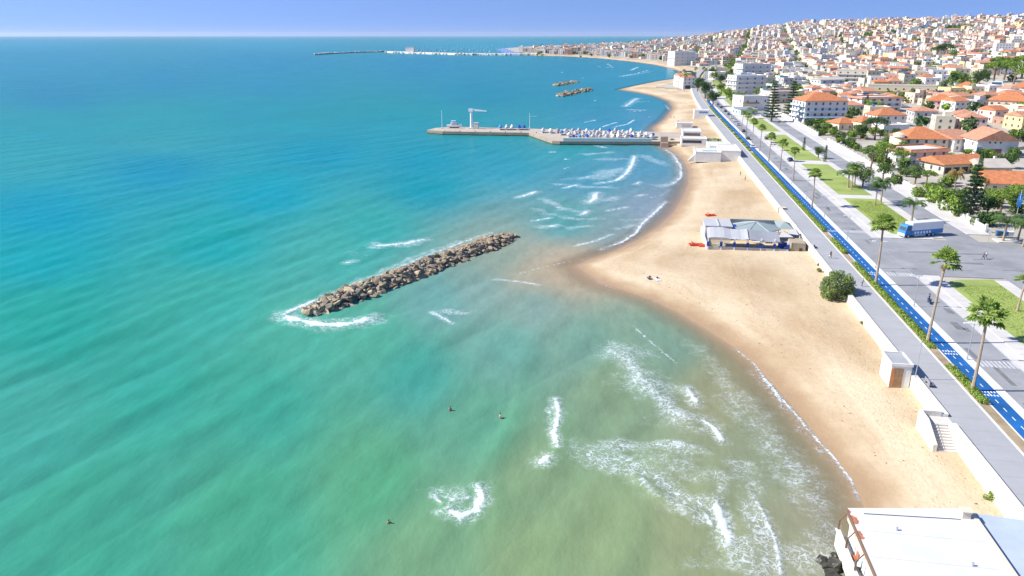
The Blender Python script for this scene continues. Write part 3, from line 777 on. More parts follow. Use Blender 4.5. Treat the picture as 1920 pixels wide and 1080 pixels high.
# lawns: soil sheets with standing grass tufts
M['lawn'] = mat('lawn_turf', (0.27, 0.335, 0.09), 0.95, 0.28, 0.09, bump=0.4, bscale=9, coord='World', detail=9)
LAWNS = [(40, Yx0-2.2), (Yx1+4.5, station(371)), (station(364), station(307)), (station(300), station(252)), (station(246), station(222)), (station(216), station(186)), (station(180), station(150))]
for i, (y0, y1) in enumerate(LAWNS):
    b = MB()
    if i == 0: pts = [(V_LAWN0, y0), (V_LAWN1, y0), (V_LAWN1, y1+1.2), (V_LAWN0+3.2, y1), (V_LAWN0+0.8, y1-1.4), (V_LAWN0, y1-5)]
    elif i == 1: pts = [(V_LAWN0+1.5, y0+1), (V_LAWN0+5, y0), (V_LAWN1, y0), (V_LAWN1, y1), (V_LAWN0, y1), (V_LAWN0, y0+6)]
    else: pts = [(V_LAWN0+bendf(y0), y0), (V_LAWN1+bendf(y0), y0), (V_LAWN1+bendf(y1), y1), (V_LAWN0+bendf(y1), y1)]
    b.prism(pts, PZ-0.3, PZ+0.10)
    tag(b.build('lawn', 'lawn'), kind='structure')
    if i < 2:
        g = MB(); rr = random.Random(i)
        for _ in range(9000 if i == 0 else 6000):
            x, y = rr.uniform(V_LAWN0+1.0, V_LAWN1-0.2), rr.uniform(max(y0, 70)+4.5, y1-3.5)
            t = rr.random()*6.28; s_ = rr.uniform(0.08, 0.2); hgt = rr.uniform(0.05, 0.13)
            dx, dy = math.cos(t)*s_, math.sin(t)*s_
            g.add([(x-dx, y-dy, PZ+0.10), (x+dx, y+dy, PZ+0.10), (x+dy*.4, y-dx*.4, PZ+0.10+hgt)], [(0,1,2)], rr.choice((0,0,1,2)))
        M.setdefault('grass_a', leaf_mat('grass_blade', (0.26, 0.33, 0.075))); M.setdefault('grass_b', leaf_mat('grass_blade_light', (0.33, 0.38, 0.10))); M.setdefault('grass_c', leaf_mat('grass_blade_dark', (0.18, 0.245, 0.06)))
        tag(g.build('grass', ['grass_a', 'grass_b', 'grass_c']), 'short green grass on the lawn %s the cross street' % ('before' if i == 0 else 'beyond'), 'grass', kind='stuff')
# bare paving between the lawns
ribbon('lawn_path', V_LAWN0, V_LAWN1, PZ+0.05, 'pavement', y0=Yx1+1.2, y1=760)
# asphalt repairs: thin sheets of newer or older surface
pr_ = random.Random(8)
M['asphalt_dark'] = mat('patched_asphalt', (0.175, 0.18, 0.19), 0.9, 0.2, 0.4, coord='World')
for i in range(26):
    x, y = pr_.uniform(V_STRIP+.4, V_ROAD-1.6), pr_.uniform(70, 420)
    w_, l_ = pr_.uniform(.5,1.4), pr_.uniform(1.0,7.0)
    b = MB(); b.add([(x,y,PZ-.0585),(x+w_,y+pr_.uniform(-.2,.2),PZ-.0585),(x+w_,y+l_,PZ-.0585),(x,y+l_,PZ-.0585)], [(0,1,2,3)])
    b.build('repair_patch', 'asphalt_dark', bpy.data.objects['avenue'])
for i in range(9):
    x, y = pr_.uniform(V_PARK+2, 100), pr_.uniform(Yx0+4, Yx1-3)
    w_, l_ = pr_.uniform(2,9), pr_.uniform(.3,.8)
    b = MB(); b.add([(x,y,PZ-.052),(x+w_,y+pr_.uniform(-2,2),PZ-.052),(x+w_,y+l_+pr_.uniform(-.3,.3),PZ-.052),(x,y+l_,PZ-.052)], [(0,1,2,3)])
    b.build('repair_patch', 'asphalt_dark', bpy.data.objects['cross_street'])
M['joint'] = mat('paving_joint', (0.27, 0.27, 0.28), 0.9, 0.2, 0.5, coord='World')
b = MB()
for y in np.arange(62, 330, 3.6): b.add([(V_PROM+.72, y, PZ+.004), (V_VERGE-.37, y, PZ+.004), (V_VERGE-.37, y+.05, PZ+.004), (V_PROM+.72, y+.05, PZ+.004)], [(0,1,2,3)])
tag(b.build('paving_joints', 'joint', bpy.data.objects['promenade']), kind='stuff')
b = MB()
for y in np.arange(62, 330, 2.4): b.add([(V_PARK+.05, y, PZ+.064), (V_LAWN0-.05, y, PZ+.064), (V_LAWN0-.05, y+.04, PZ+.064), (V_PARK+.05, y+.04, PZ+.064)], [(0,1,2,3)])
tag(b.build('paving_joints', 'joint', bpy.data.objects['avenue_pavement']), kind='stuff')
# painted markings
def dashes(name, parent, xs, ys, w, l, z, m_, sk=0.0):
    b = MB()
    for x in xs:
        for y in ys:
            o = bendf(y)
            b.add([(x+o-w/2, y, z), (x+o+w/2, y, z), (x+o+w/2+sk, y+l, z), (x+o-w/2+sk, y+l, z)], [(0,1,2,3)])
    o = b.build(name, m_, parent)
    tag(o, kind='stuff')
    return o
dashes('centre_line', cp, [(V_PATH0+V_PATH1)/2], np.arange(60, 420, 2.55), 0.13, 1.05, PZ+0.005, 'paint')
av = bpy.data.objects['avenue']
for py in (437, 519, 692):
    y = station(py)
    for i in range(9):
        x = V_STRIP+0.7+i*0.62
        b = MB(); b.add([(x-0.19, y, PZ-0.056), (x+0.19, y, PZ-0.056), (x+0.19, y+2.6, PZ-0.056), (x-0.19, y+2.6, PZ-0.056)], [(0,1,2,3)])
        b.build('crossing_stripe', 'paint_worn', av)
for py in (437, 519, 672, 752):
    y = station(py)                        # cycle crossing marks on the blue path
    b = MB()
    for i in range(5):
        for j in (0, 1):
            x = V_PATH0+0.3+i*0.42; yy = y+j*1.1
            b.add([(x, yy, PZ+0.006), (x+0.22, yy, PZ+0.006), (x+0.22, yy+0.5, PZ+0.006), (x, yy+0.5, PZ+0.006)], [(0,1,2,3)])
    tag(b.build('crossing_marks', 'paint', cp), kind='stuff')
dashes('edge_line', av, [V_ROAD-0.12], np.arange(60, 420, 6.0), 0.10, 5.9, PZ-0.055, 'paint_worn')

# wrack and litter on the sand
wr = random.Random(31); b = MB(); n_w = 0
while n_w < 260:
    x, y = wr.uniform(-5, 42), wr.uniform(75, 330)
    sd1 = float(shore_dist([x], [y])[0])
    if sd1 < 3.5 or (14 < x and 183 < y < 204): continue
    if wr.random() > (1.0 if 5 < sd1 < 8 else .25 if x < 39 else .6): continue
    s_ = wr.uniform(.03,.11); z = sand_z(x, y)
    b.blob((x, y, z+.01), (s_*wr.uniform(1,2.4), s_, s_*.4), seed=n_w, rough=.8, sub=1); n_w += 1
M['wrack'] = mat('dry_seaweed', (0.16, 0.11, 0.065), 0.95, 0.4, 3)
tag(b.build('beach_wrack', 'wrack'), 'scattered dry seaweed and litter on the sand', 'seaweed', kind='stuff')

def lift(p, py):
    """height at which a vertical over p reaches a photograph row (used to measure things)"""
    c = -p[0]*_sy + p[1]*_cy; r = (540-py)/FPX
    return CAM_H + c*(r*_cp-_sp)/(_cp+r*_sp)

# ================================================================== SEAFRONT
# ---- sea wall with its stairs
ys_top, ys_gap, ys_bot = at(1777,782,PZ).y, at(1790,798,PZ).y, at(1812,826,PZ).y
wall = thing('sea_wall', (WALLX, 180, 0), 'long white sea wall between the sand and the promenade', 'wall')
def wall_part(y0, y1, x0=WALLX-0.15, x1=WALLX+0.68, z1=PZ+0.36, name='wall_section'):
    b = MB()
    ys = [y0] + [y for y in np.arange(20, 900, 14.0) if y0+2 < y < y1-2] + [y1]
    for a, c in zip(ys[:-1], ys[1:]):
        o = bendf((a+c)/2)
        b.box(x0-WALLX+o, x1-WALLX+o, a-180+0.012, c-180-0.012, -0.5, z1)
        b.box(x0-WALLX+o-0.05, x1-WALLX+o+0.05, a-180+0.03, c-180-0.03, z1, z1+0.07)
    b.build(name, 'wall_white', wall)
wall_part(20, ys_gap-0.1)
wall_part(ys_top, 181)
wall_part(181.1, 440); wall_part(440.1, 760)
st = thing('beach_stairs', (WALLX, ys_top, 0), 'white stairs with a parapet leading down from the promenade to the sand', 'stairs')
zb = sand_z(WALLX-1.2, ys_bot-1)
L0 = ys_top-ys_gap
MB().box(-2.6, 0.65, -L0, -0.02, 0.5, PZ-0.01).build('landing', 'concrete_pale', st)
MB().box(-2.9, -0.2, -0.02, 0.35, 0.5, PZ+0.75).build('end_parapet', 'wall_white', st)
nst = 9; run = (ys_gap-ys_bot)/nst
for i in range(nst):
    z = PZ-0.01-(i+1)*(PZ-zb)/(nst+0.5)
    MB().box(-2.55, -0.17, -L0-(i+1)*run, -L0-i*run-0.004, 0.3, z).build('step', 'concrete_pale', st)
b = MB(); b.extrude([(0, 0.3), (-L0, 0.3), (-L0-nst*run, 0.3), (-L0-nst*run, zb+0.9), (-L0, PZ+0.75), (0, PZ+0.75)][::-1], -3.1, -2.6)
b.build('side_parapet', 'wall_white', st)
b = MB()
for i in range(4):
    t = i/3
    b.cyl((-2.5, -L0-t*nst*run, PZ-t*(PZ-zb)), (-2.5, -L0-t*nst*run, PZ+0.95-t*(PZ-zb)), 0.025, n=5)
b.cyl((-2.5, -L0, PZ+0.95), (-2.5, -L0-nst*run, zb+0.95), 0.03, n=5)
b.build('handrail', 'metal_dark', st)

# ---- beach kiosk
k0, k1 = at(1666,722,2.0), at(1708,724,2.0)
kz = sand_z((k0.x+k1.x)/2, k0.y)-0.15
ko = thing('beach_kiosk', (k0.x, k0.y, kz), 'small white kiosk with grey flat roof and wooden doors against the sea wall', 'kiosk')
kw, kd, kh = k1.x-k0.x-0.35, 4.6, 5.5-kz
MB().box(0, kw, 0, kd, 0.12, kh-0.3).build('wall', 'white', ko)
MB().box(-0.08, kw+0.08, -0.08, kd+0.08, 0, 0.12).build('base', 'concrete', ko)
b = MB().box(-0.12, kw+0.12, -0.12, kd+0.12, kh-0.3, kh-0.12)
for a in ((-0.12,kw+0.12,-0.12,0.08),(-0.12,kw+0.12,kd-0.08,kd+0.12),(-0.12,0.08,0.08,kd-0.08),(kw-0.08,kw+0.12,0.08,kd-0.08)): b.box(*a, kh-0.12, kh+0.12)
rf = b.build('roof', 'white', ko)
MB().box(0.09, kw-0.09, 0.09, kd-0.09, kh-0.119, kh-0.06).build('roof_membrane', 'slab_grey', rf)
for nm, args, m_ in (('door', (0.05,0.55,-0.06,-0.004,0.2,kh-0.7), 'wood_orange'), ('shutter', (0.6,1.75,-0.06,-0.004,0.2,kh-0.7), 'wood'), ('side_shutter', (-0.06,-0.004,1.2,2.6,0.7,kh-0.8), 'grey')):
    MB().box(*args).build(nm, m_, ko)
p = at(1708,723,2.0)
po = thing('steel_pole', (k1.x+0.1, k0.y-0.5, kz-0.3), 'tall thin grey pole beside the beach kiosk', 'pole')
MB().cyl((0,0,0),(0,0,8.2),0.07,0.05,6).build('shaft', 'metal', po); MB().cyl((0,0,8.2),(0,0,8.5),0.1,0.1,6).build('cap', 'metal', po)

# ---- beach bar
bx, by = 18.6, 183.6
bz = 1.35
bar = thing('beach_bar', (bx, by, bz), 'grey and white beach bar with blue trim on the sand below the promenade', 'beach bar')
BW = 41.6-bx
MB().box(0, BW-3.2, 0, 19.5, 0, 0.55).build('deck', 'concrete', bar)
b = MB()
for i in range(6): b.box(0.1+i*3.15, 3.1+i*3.15, 0.0, 0.14, 0.56, 1.35)
b.build('front_parapet', 'grey', bar)
for i in range(7):
    pst = MB().box(i*3.15-0.12, i*3.15+0.18, -0.08, 0.22, 0.0, 3.7).build('post', 'metal_white', bar)
    MB().box(i*3.15-0.26, i*3.15+0.32, -0.16, 0.30, 1.36, 2.5).build('blue_panel', 'blue', pst)
b = MB()                                                   # wavy pale awning over the front terrace
prof = [(0, 3.6), (0.9, 3.75), (2.2, 4.35), (3.6, 4.85), (4.8, 5.0), (6.0, 4.7)]
xs = np.linspace(-0.3, 9.5, 13)
vs = [(x, y-0.6, z+0.22*math.sin(x*0.66)+0.05*math.sin(x*2.1)) for x in xs for y, z in prof]
n = len(prof)
b.add(vs, [(i*n+j, (i+1)*n+j, (i+1)*n+j+1, i*n+j+1) for i in range(len(xs)-1) for j in range(n-1)])
b.build('terrace_awning', 'canvas', bar)
b = MB()
xs = np.linspace(9.3, 17.0, 9)
vs = [(x, y-0.4, z-0.25-0.035*(x-9.3)+0.12*math.sin(x*0.8)) for x in xs for y, z in prof[:5]]
b.add(vs, [(i*5+j, (i+1)*5+j, (i+1)*5+j+1, i*5+j+1) for i in range(len(xs)-1) for j in range(4)])
b.build('side_awning', 'canvas_grey', bar)
MB().box(0.0, 6.6, 9.4, 17.2, 0.55, 4.0).build('kitchen_block', 'grey', bar)
b = MB().box(-0.2, 6.8, 9.2, 17.4, 4.0, 4.25); b.box(3.2, 3.5, 9.4, 17.2, 4.25, 4.5)
b.build('kitchen_roof', 'canvas', bar)
MB().box(7.0, 18.6, 17.6, 18.0, 0.55, 4.3).build('rear_wall', 'roof_green', bar)
MB().box(6.9, 8.6, 10.6, 13.2, 0.56, 3.9).build('store_room', 'blue', bar)
b = MB(); c = (12.9, 12.6); R8 = 6.3; n = 8                    # eight-sided pavilion roof
ring = [(c[0]+R8*math.cos(math.pi/8+i*math.pi/4), c[1]+R8*0.92*math.sin(math.pi/8+i*math.pi/4), 3.7) for i in range(8)]
b.add(ring + [(r[0], r[1], 3.5) for r in ring] + [(c[0], c[1], 5.0)], [(i, (i+1) % 8, 16) for i in range(8)] + [(8+i, 8+(i+1) % 8, (i+1) % 8, i) for i in range(8)] + [tuple(range(15, 7, -1))])
pv = b.build('pavilion_roof', 'roof_green', bar)
b = MB()
for r in ring: b.cyl((r[0], r[1], 3.73), (c[0], c[1], 5.04), 0.07, n=5)
b.build('ridge', 'metal', pv)
for r in ring[::1]: MB().cyl((c[0]+(r[0]-c[0])*0.93, c[1]+(r[1]-c[1])*0.93, 0.55), (c[0]+(r[0]-c[0])*0.93, c[1]+(r[1]-c[1])*0.93, 3.55), 0.09, n=6).build('column', 'metal_white', bar)
b = MB(); b.add([(18.3,11.5,3.5),(22.3,11.0,3.6),(22.2,17.6,3.8),(18.2,18.2,4.2),(20.2,14.2,5.0)], [(0,1,4),(1,2,4),(2,3,4),(3,0,4)]); b.build('sail_roof', 'roof_green', bar)
b = MB(); b.add([(17.2,5.0,3.0),(20.9,4.4,3.3),(19.6,9.6,3.5),(18.6,6.6,4.3)], [(0,1,3),(1,2,3),(2,0,3)]); b.build('shade_sail', 'canvas', bar)
b = MB(); b.add([(20.0,8.8,3.1),(22.6,7.2,3.2),(22.5,11.5,3.9)], [(0,1,2)]); b.build('shade_sail', 'canvas', bar)
MB().box(19.8, BW, 0.1, 5.2, -0.2, 2.9).build('end_block', 'concrete', bar)
MB().box(21.6, 22.3, -0.02, 0.098, 0.9, 1.7).build('end_hatch', 'dark', bar)
for i, (x, y, w_, m_) in enumerate([(1.6,1.6,1.3,'leaf_light'),(2.9,2.6,1.4,'canvas'),(5.6,2.2,1.6,'grey'),(8.2,1.4,2.4,'wood_orange'),(11.3,1.8,1.8,'canvas'),(14.2,1.4,1.5,'sky_blue'),(16.6,1.2,1.4,'canvas'),(12.6,6.4,1.6,'metal_white'),(15.2,7.2,1.6,'metal_white')]):
    t = MB().box(x-w_/2, x+w_/2, y-0.45, y+0.45, 1.22, 1.3)
    for sx in (-1, 1):
        for sy in (-1, 1): t.box(x+sx*(w_/2-0.1)-0.03, x+sx*(w_/2-0.1)+0.03, y+sy*0.38-0.03, y+sy*0.38+0.03, 0.55, 1.22)
    t.build('terrace_table', m_, bar)
for i, (x, y) in enumerate([(17.6,2.0),(18.9,1.2),(18.6,3.0)]):
    MB().box(x-0.6, x+0.6, y-0.5, y+0.5, 0.56, 2.2 if i != 1 else 1.5).build('blue_cabinet', 'blue' if i != 1 else 'canvas', bar)
b = MB()
for i in range(30): b.box(-0.35-0.05*(i % 2), -0.12, i*0.62, i*0.62+0.5, -0.2, 1.9)
b.build('seaward_screen', 'metal_white', bar)
def pedal_boat(loc, rz, label):
    t = thing('pedal_boat', loc, label, 'pedal boat', 'red boats by the beach bar', rz)
    for s in (-1, 1):
        b = MB(); pr = [(0,-.18,.12),(0.35,-.26,.05),(2.4,-.26,.05),(2.9,-.1,.25)]
        vs = []
        for x, w_, z in [(0,.18,.2),(0.4,.27,.02),(2.5,.27,.02),(3.0,.08,.3)]:
            vs += [(x, s*.55-w_, .48), (x, s*.55+w_, .48), (x, s*.55+w_*.6, z), (x, s*.55-w_*.6, z)]
        b.add(vs, [(4*i+j, 4*i+4+j, 4*i+4+(j+1) % 4, 4*i+(j+1) % 4) for i in range(3) for j in range(4)] + [(3,2,1,0),(12,13,14,15)])
        b.build('hull', 'red', t)
    MB().box(0.5, 2.0, -0.7, 0.7, 0.484, 0.56).build('deck', 'red', t)
    for s in (-1, 1):
        b = MB().box(0.6, 1.05, s*.38-.25, s*.38+.25, 0.565, 0.75); b.box(0.52, 0.62, s*.38-.25, s*.38+.25, 0.755, 1.15); b.build('seat', 'orange', t)
q = at(1292,463,1.2); pedal_boat((q.x, q.y, sand_z(q.x,q.y)), 0.15, 'red pedal boat farther from the bar, out on the open sand')
q = at(1309,465,1.2); pedal_boat((q.x, q.y, sand_z(q.x,q.y)), -0.1, 'red pedal boat right beside the front corner of the beach bar')
q = at(1323,406,1.2); pedal_boat((q.x, q.y, sand_z(q.x,q.y)), 0.3, 'red pedal boat behind the beach bar at its rear corner')
q = at(1465,403,1.6)
t = thing('wooden_crate', (q.x, q.y, sand_z(q.x,q.y)-0.05), 'brown wooden crate standing on the sand behind the beach bar', 'crate')
MB().box(-1,1,-.8,.8,0,1.7).build('box', 'wood', t); MB().box(-1.05,1.05,-.85,.85,1.7,1.8).build('lid', 'beige', t)

# ---- white beach club north of the bar, white hut beyond
def flat_house(parent, x0, x1, y0, y1, z0, h, wallm, roofm='slab_white', par=0.35):
    MB().box(x0, x1, y0, y1, z0, z0+h).build('wall', wallm, parent)
    b = MB()
    for a in ((x0-.06,x1+.06,y0-.06,y0+.2),(x0-.06,x1+.06,y1-.2,y1+.06),(x0-.06,x0+.2,y0+.2,y1-.2),(x1-.2,x1+.06,y0+.2,y1-.2)): b.box(*a, z0+h, z0+h+par)
    r = b.build('parapet', wallm, parent)
    MB().box(x0+.2, x1-.2, y0+.2, y1-.2, z0+h+.004, z0+h+.06).build('roof', roofm, r)
q = at(1303,302,1.6)
cl = thing('beach_club', (q.x, q.y, 1.2), 'long white beach club with flat white roofs beside the promenade before the pier', 'beach club')
flat_house(cl, 0, 10.5, 0, 13, 0, 4.0, 'white')
flat_house(cl, 10.6, 18.6, 1, 22, 0, 4.6, 'white')
flat_house(cl, 7.5, 17.5, 22.5, 38, 0, 3.6, 'white', 'roof_white')
b = MB(); b.extrude([(-2.8, 0), (0.0-.02, 0), (0-.02, 3.2), (-2.8, 0.4)][::-1], 1.0, 2.4, axis='y'); b.build('ramp', 'concrete_pale', cl)
MB().box(3.0, 8.6, 4.5, 8.5, 4.08, 4.5).build('roof_light', 'pale_blue', cl)
q = at(1277,272,1.6)
c2 = thing('beach_restaurant', (q.x, q.y, 1.3), 'white beach restaurant with dark open windows at the foot of the pier', 'restaurant')
flat_house(c2, 0, 12, 0, 10, 0, 3.2, 'white')
MB().box(0.6, 9.5, -0.05, -0.004, 1.4, 2.7).build('window_band', 'dark', c2)
flat_house(c2, 1.0, 10, 10.5, 24, 0, 5.4, 'white', 'roof_white')
MB().box(1.6, 9.3, 10.44, 10.496, 3.4, 4.9).build('window_band', 'shutter_brown', c2)
b = MB()
for i in range(7):
    b.box(12.4+i*1.1, 12.5+i*1.1, 0, 6, 2.7, 2.85); b.cyl((12.45+i*1.1, .1, 0), (12.45+i*1.1, .1, 2.7), .06, n=5)
b.build('pergola', 'metal_white', c2)
b = MB(); b.leaves((16, 3, 2.6), (3.6, 3, 1.0), 420, 0.3, (0, 1)); b.build('creeper', ['leaf', 'leaf_light'], c2)
q = at(1301,222,2.0)
c3 = thing('white_beach_hut', (q.x, q.y, 1.6), 'white two-part hut with a blue-trimmed roof beside the far promenade', 'hut')
flat_house(c3, 0, 9, 0, 9, 0, 5.2, 'white', 'roof_white')
MB().box(3.0, 8.2, -0.08, -0.004, 3.9, 4.7).build('blue_panel', 'sky_blue', c3)
q = at(1268,240,1.6)
c4 = thing('white_cabin', (q.x, q.y, 1.5), 'low white cabin with a dark side standing at the pier entrance', 'cabin')
flat_house(c4, 0, 9, 0, 7, 0, 2.7, 'white'); MB().box(3, 8, -0.06, -0.004, 0.8, 2.2).build('window_band', 'grey', c4)
q = at(1238,272,0.8)
c5 = thing('concrete_block', (q.x, q.y, 0.2), 'weathered concrete block at the landward end of the pier', 'concrete block')
MB().box(0, 3.6, 0, 4, 0, 4.6).build('body', 'concrete', c5); MB().box(0.2, 3.8, -3, -0.1, -0.4, 2.0).build('footing', 'brick', c5)

# ---- foreground building at the water's edge
fb = thing('waterside_building', (23.7, 61.0, 0), 'white-roofed waterside building with a veranda at the bottom corner of the view', 'building')
RZ = 5.05
b = MB(); b.prism([(0,-13),(12.7,-13),(12.7,12.6),(0,10.6)], RZ-0.22, RZ); fr = b.build('roof', 'roof_white', fb)
for i_ in range(5): MB().box(0.3, 12.3, -9.5+i_*4.1, -9.46+i_*4.1, RZ+0.002, RZ+0.012).build('roof_seam', 'canvas', fr)
for x_, y_ in ((4.0,7.5),(9.3,3.0),(6.5,-1.0)): MB().cyl((x_,y_,RZ),(x_,y_,RZ+.35),.11,n=8).build('roof_vent', 'metal', fr)
MB().cyl((1.5,9.8,RZ+.05),(11.0,10.4,RZ+.05),.035,n=5).build('roof_cable', 'metal_dark', fr)
MB().box(12.35, 12.75, -13, 12.5, RZ+0.003, RZ+0.16).build('roof_kerb', 'cream', fr)
rr = random.Random(5)
for (yy, ww) in ((8.6,1.0),(6.1,0.9),(10.0,0.45)):
    b = MB()
    pts = [(0.03+ww*(0.55+0.45*math.cos(a))*rr.uniform(.6,1.1)*0.6, yy+ww*0.75*math.sin(a)) for a in np.linspace(-1.5, 1.5, 8)]
    b.add([(x, y, RZ+0.004) for x, y in [(0.03, yy-ww*.75)]+pts+[(0.03, yy+ww*.75)]], [tuple(range(10))])
    b.build('rust_patch', 'rust', fr)
b = MB(); b.prism([(12.76,-13),(26,-13),(26,11.2),(12.76,12.5)], RZ-0.7, RZ-0.42); b.build('side_roof', 'roof_blue', fb)
MB().box(0.35, 25.5, -12.5, 9.9, 1.0, RZ-0.75).build('wall', 'white', fb)
MB().box(2.6, 12.3, -12.5, 10.0, 0.9, RZ-0.23).build('rear_wall', 'cream', fb)
b = MB().box(-0.06, 0.06, -13, 10.55, RZ-0.40, RZ+0.03); b.build('fascia', 'shutter_brown', fb)
b = MB().box(0.1, 0.22, -13, 10.3, RZ-1.15, RZ-0.42); b.build('awning_strip', 'cream', fb)
b = MB().box(-0.75, -0.5, -13, 10.2, 0.6, RZ-2.45); b.box(-0.9, -0.45, -13, 10.25, RZ-2.45, RZ-2.33)
b.build('veranda_parapet', 'white', fb)
MB().box(-0.5, 0.34, -13, 10.2, 0.5, RZ-3.3).build('veranda_floor', 'concrete_pale', fb)
for y in (10.1, 7.0, 3.6, 0.2): MB().box(-0.72, -0.56, y-.08, y+.08, RZ-2.33, RZ-1.2).build('lower_post', 'shutter_brown', fb)
for y in (10.1, 7.0, 3.6, 0.2):
    b = MB(); b.cyl((-0.64, y, RZ-1.25), (-0.0, y, RZ-0.3), 0.07, n=4); b.build('strut', 'shutter_brown', fb)
for i, (y, m_) in enumerate([(6.0,'rust'),(5.0,'pale_blue'),(2.2,'cloth_blue'),(1.2,'sky_blue'),(0.2,'cloth_white')]):
    b = MB().box(-0.35, 0.25, y-.35, y+.35, RZ-2.7, RZ-2.62); b.box(0.2, 0.28, y-.35, y+.35, RZ-2.62, RZ-2.0); b.box(-0.33,-0.27,y-.3,y+.3,RZ-3.3,RZ-2.7)
    b.build('veranda_chair', m_, fb)
b = MB().box(11.2, 12.0, 10.6, 11.4, RZ, RZ+0.75); b.box(11.1, 12.1, 10.5, 11.5, RZ+0.75, RZ+0.85)
b.build('chimney', 'beige', fr)
rk = at(1565,1062,0.2)
for i, (dx, dy, s) in enumerate([(0,0,1.1),(-1.0,0.8,0.7),(0.6,1.7,0.6),(-0.6,-1.4,0.8)]):
    b = MB(); b.blob((0,0,0), (s, s*.8, s*.7), seed=i+40, rough=0.6, sub=2)
    o = b.build('shore_boulder', M.setdefault('wet_rock', mat('wet_rock', (0.05,0.047,0.035), 0.4, 0.4, 1.5, bump=0.6, bscale=4)), None, (rk.x+dx, rk.y+dy, 0.15))
    tag(o, ['largest dark wet boulder below the waterside building','dark boulder farthest out below the waterside building','small dark boulder against the waterside veranda','dark boulder nearest the bottom edge by the veranda'][i], 'boulder', 'boulders below the waterside building')

# ================================================================== BREAKWATERS AND PIER
ROCK = [mat('rock_%s' % n, c, 0.9, 0.35, 1.6, bump=0.7, bscale=3.0) for n, c in (('tan',(0.43,0.35,0.235)),('brown',(0.31,0.245,0.165)),('grey',(0.21,0.185,0.14)),('pale',(0.53,0.44,0.29)))]
def rock_meshes(pref):
    out = []
    for i in range(12):
        b = MB(); rr = random.Random(i)
        b.blob((0,0,0), (1*rr.uniform(.8,1.3), rr.uniform(.6,.95), rr.uniform(.5,.8)), seed=i+3, rough=0.7, sub=1, sq=rr.uniform(0.4,0.85))
        out.append(b.mesh('rock', [ROCK[(0,1,2,1,0,2,1,3,2,0,1,2)[i]]]))
    return out
RM = rock_meshes('rock')
def breakwater(name, A, B, w, hgt, size, n_parts, n_rest, label):
    A, B = Vector((A.x, A.y, 0)), Vector((B.x, B.y, 0))
    t = thing(name, (A+B)/2, label, 'breakwater')
    d = (B-A); ln = d.length; d.normalize(); nrm = Vector((-d.y, d.x, 0))
    c = (A+B)/2
    core = MB(); segs = 18
    pr = [(-1.0,-1.5),(-0.55,0.62*hgt),(0,0.8*hgt),(0.55,0.62*hgt),(1.0,-1.5)]
    vs = []
    for i in range(segs+1):
        s = i/segs; k = min(1, 3.5*min(s, 1-s)+0.3)
        for a, z in pr:
            p = A + d*ln*s + nrm*a*w*0.5*k - c
            vs.append((p.x, p.y, z*k if z > 0 else z))
    m_ = 5
    core.add(vs, [(i*m_+j, (i+1)*m_+j, (i+1)*m_+j+1, i*m_+j+1) for i in range(segs) for j in range(m_-1)])
    core.build('core', ROCK[2], t)
    rr = random.Random(len(name)+int(size*10)); rest = MB(); spots = []
    for i in range(n_parts + n_rest):
        s = rr.random(); a = rr.uniform(-1.08, 1.08)
        k = min(1, 4*min(s, 1-s)+0.4)
        p = A + d*ln*s + nrm*a*w*0.5*k - c
        z = hgt*k*(1-abs(a)**1.7)*0.95 - 0.1
        spots.append((p.x, p.y, z, size*rr.choice((.55,.75,.9,1.1,1.5))*rr.uniform(.85,1.15), rr))
    spots.sort(key=lambda q: q[1])               # the nearer face first
    front = sorted(spots, key=lambda q: -(q[2]*0.6 + q[3] - 0.03*q[1]))
    for i, (x, y, z, s, _) in enumerate(front):
        rot = (rr.uniform(-.5,.5), rr.uniform(-.5,.5), rr.uniform(0,6.28))
        if i < n_parts:
            o = place('rock', RM[i % 12], t, (x, y, z), 0, (s, s, s)); o.rotation_euler = rot
        else:
            me_ = RM[i % 12]; mt = Matrix.Rotation(rot[2], 4, 'Z') @ Matrix.Rotation(rot[0], 4, 'X')
            rest.add([Vector((x, y, z-0.25)) + (mt @ v.co)*s for v in me_.vertices], [list(p.vertices) for p in me_.polygons])
    if rest.f: tag(rest.build('rubble', ROCK[1], t), kind='stuff')
    return t
breakwater('rock_breakwater', at(575,590), at(962,441), 8.2, 2.1, 0.60, 298, 1000, 'long tan rock breakwater in the turquoise water off the beach')
breakwater('rock_breakwater', at(1050,181), at(1104,168), 13, 1.7, 1.6, 46, 50, 'pale elongated rock breakwater far off, the nearer of two beyond the pier')
breakwater('rock_breakwater', at(1043,161), at(1079,154), 12, 1.5, 1.6, 36, 40, 'small pale rock breakwater far off, the farther of two beyond the pier')

pier = thing('pier', (-45, 400, 0), 'long concrete pier crowded with covered boats, reaching out from the beach', 'pier')
PT = 1.9
out_ = [(-116,409),(-106,405),(-58,406),(-42,376),(-38,375),(12,382),(23,384),(23,421),(-40,424),(-104,427),(-114,420)]
lo = [(x+45, y-400) for x, y in out_]
b = MB(); b.prism(lo, -1.5, 0.55, 0, 0); b.build('footing', 'weed', pier)
b = MB(); b.prism([(x*0.998, y+0.12) for x, y in lo], 0.55, PT, 0, 1); b.build('deck', ['concrete', M.setdefault('pier_deck', mat('pier_deck', (0.43, 0.365, 0.30), 0.9, 0.22, 0.3, coord='World', detail=7))], pier)
b = MB(); b.box(8, 52, -23.0, -22.2, PT, PT+1.5); q = b.build('front_wall', 'pale_green', pier); q.rotation_euler = (0,0,0.135); q.location = (-2.4,-2.6,0)
for i in range(7): MB().cyl((-60+i*8.5, 6.9, PT), (-60+i*8.5, 6.9, PT+0.5), 0.22, n=7).build('bollard', 'metal_dark', pier)
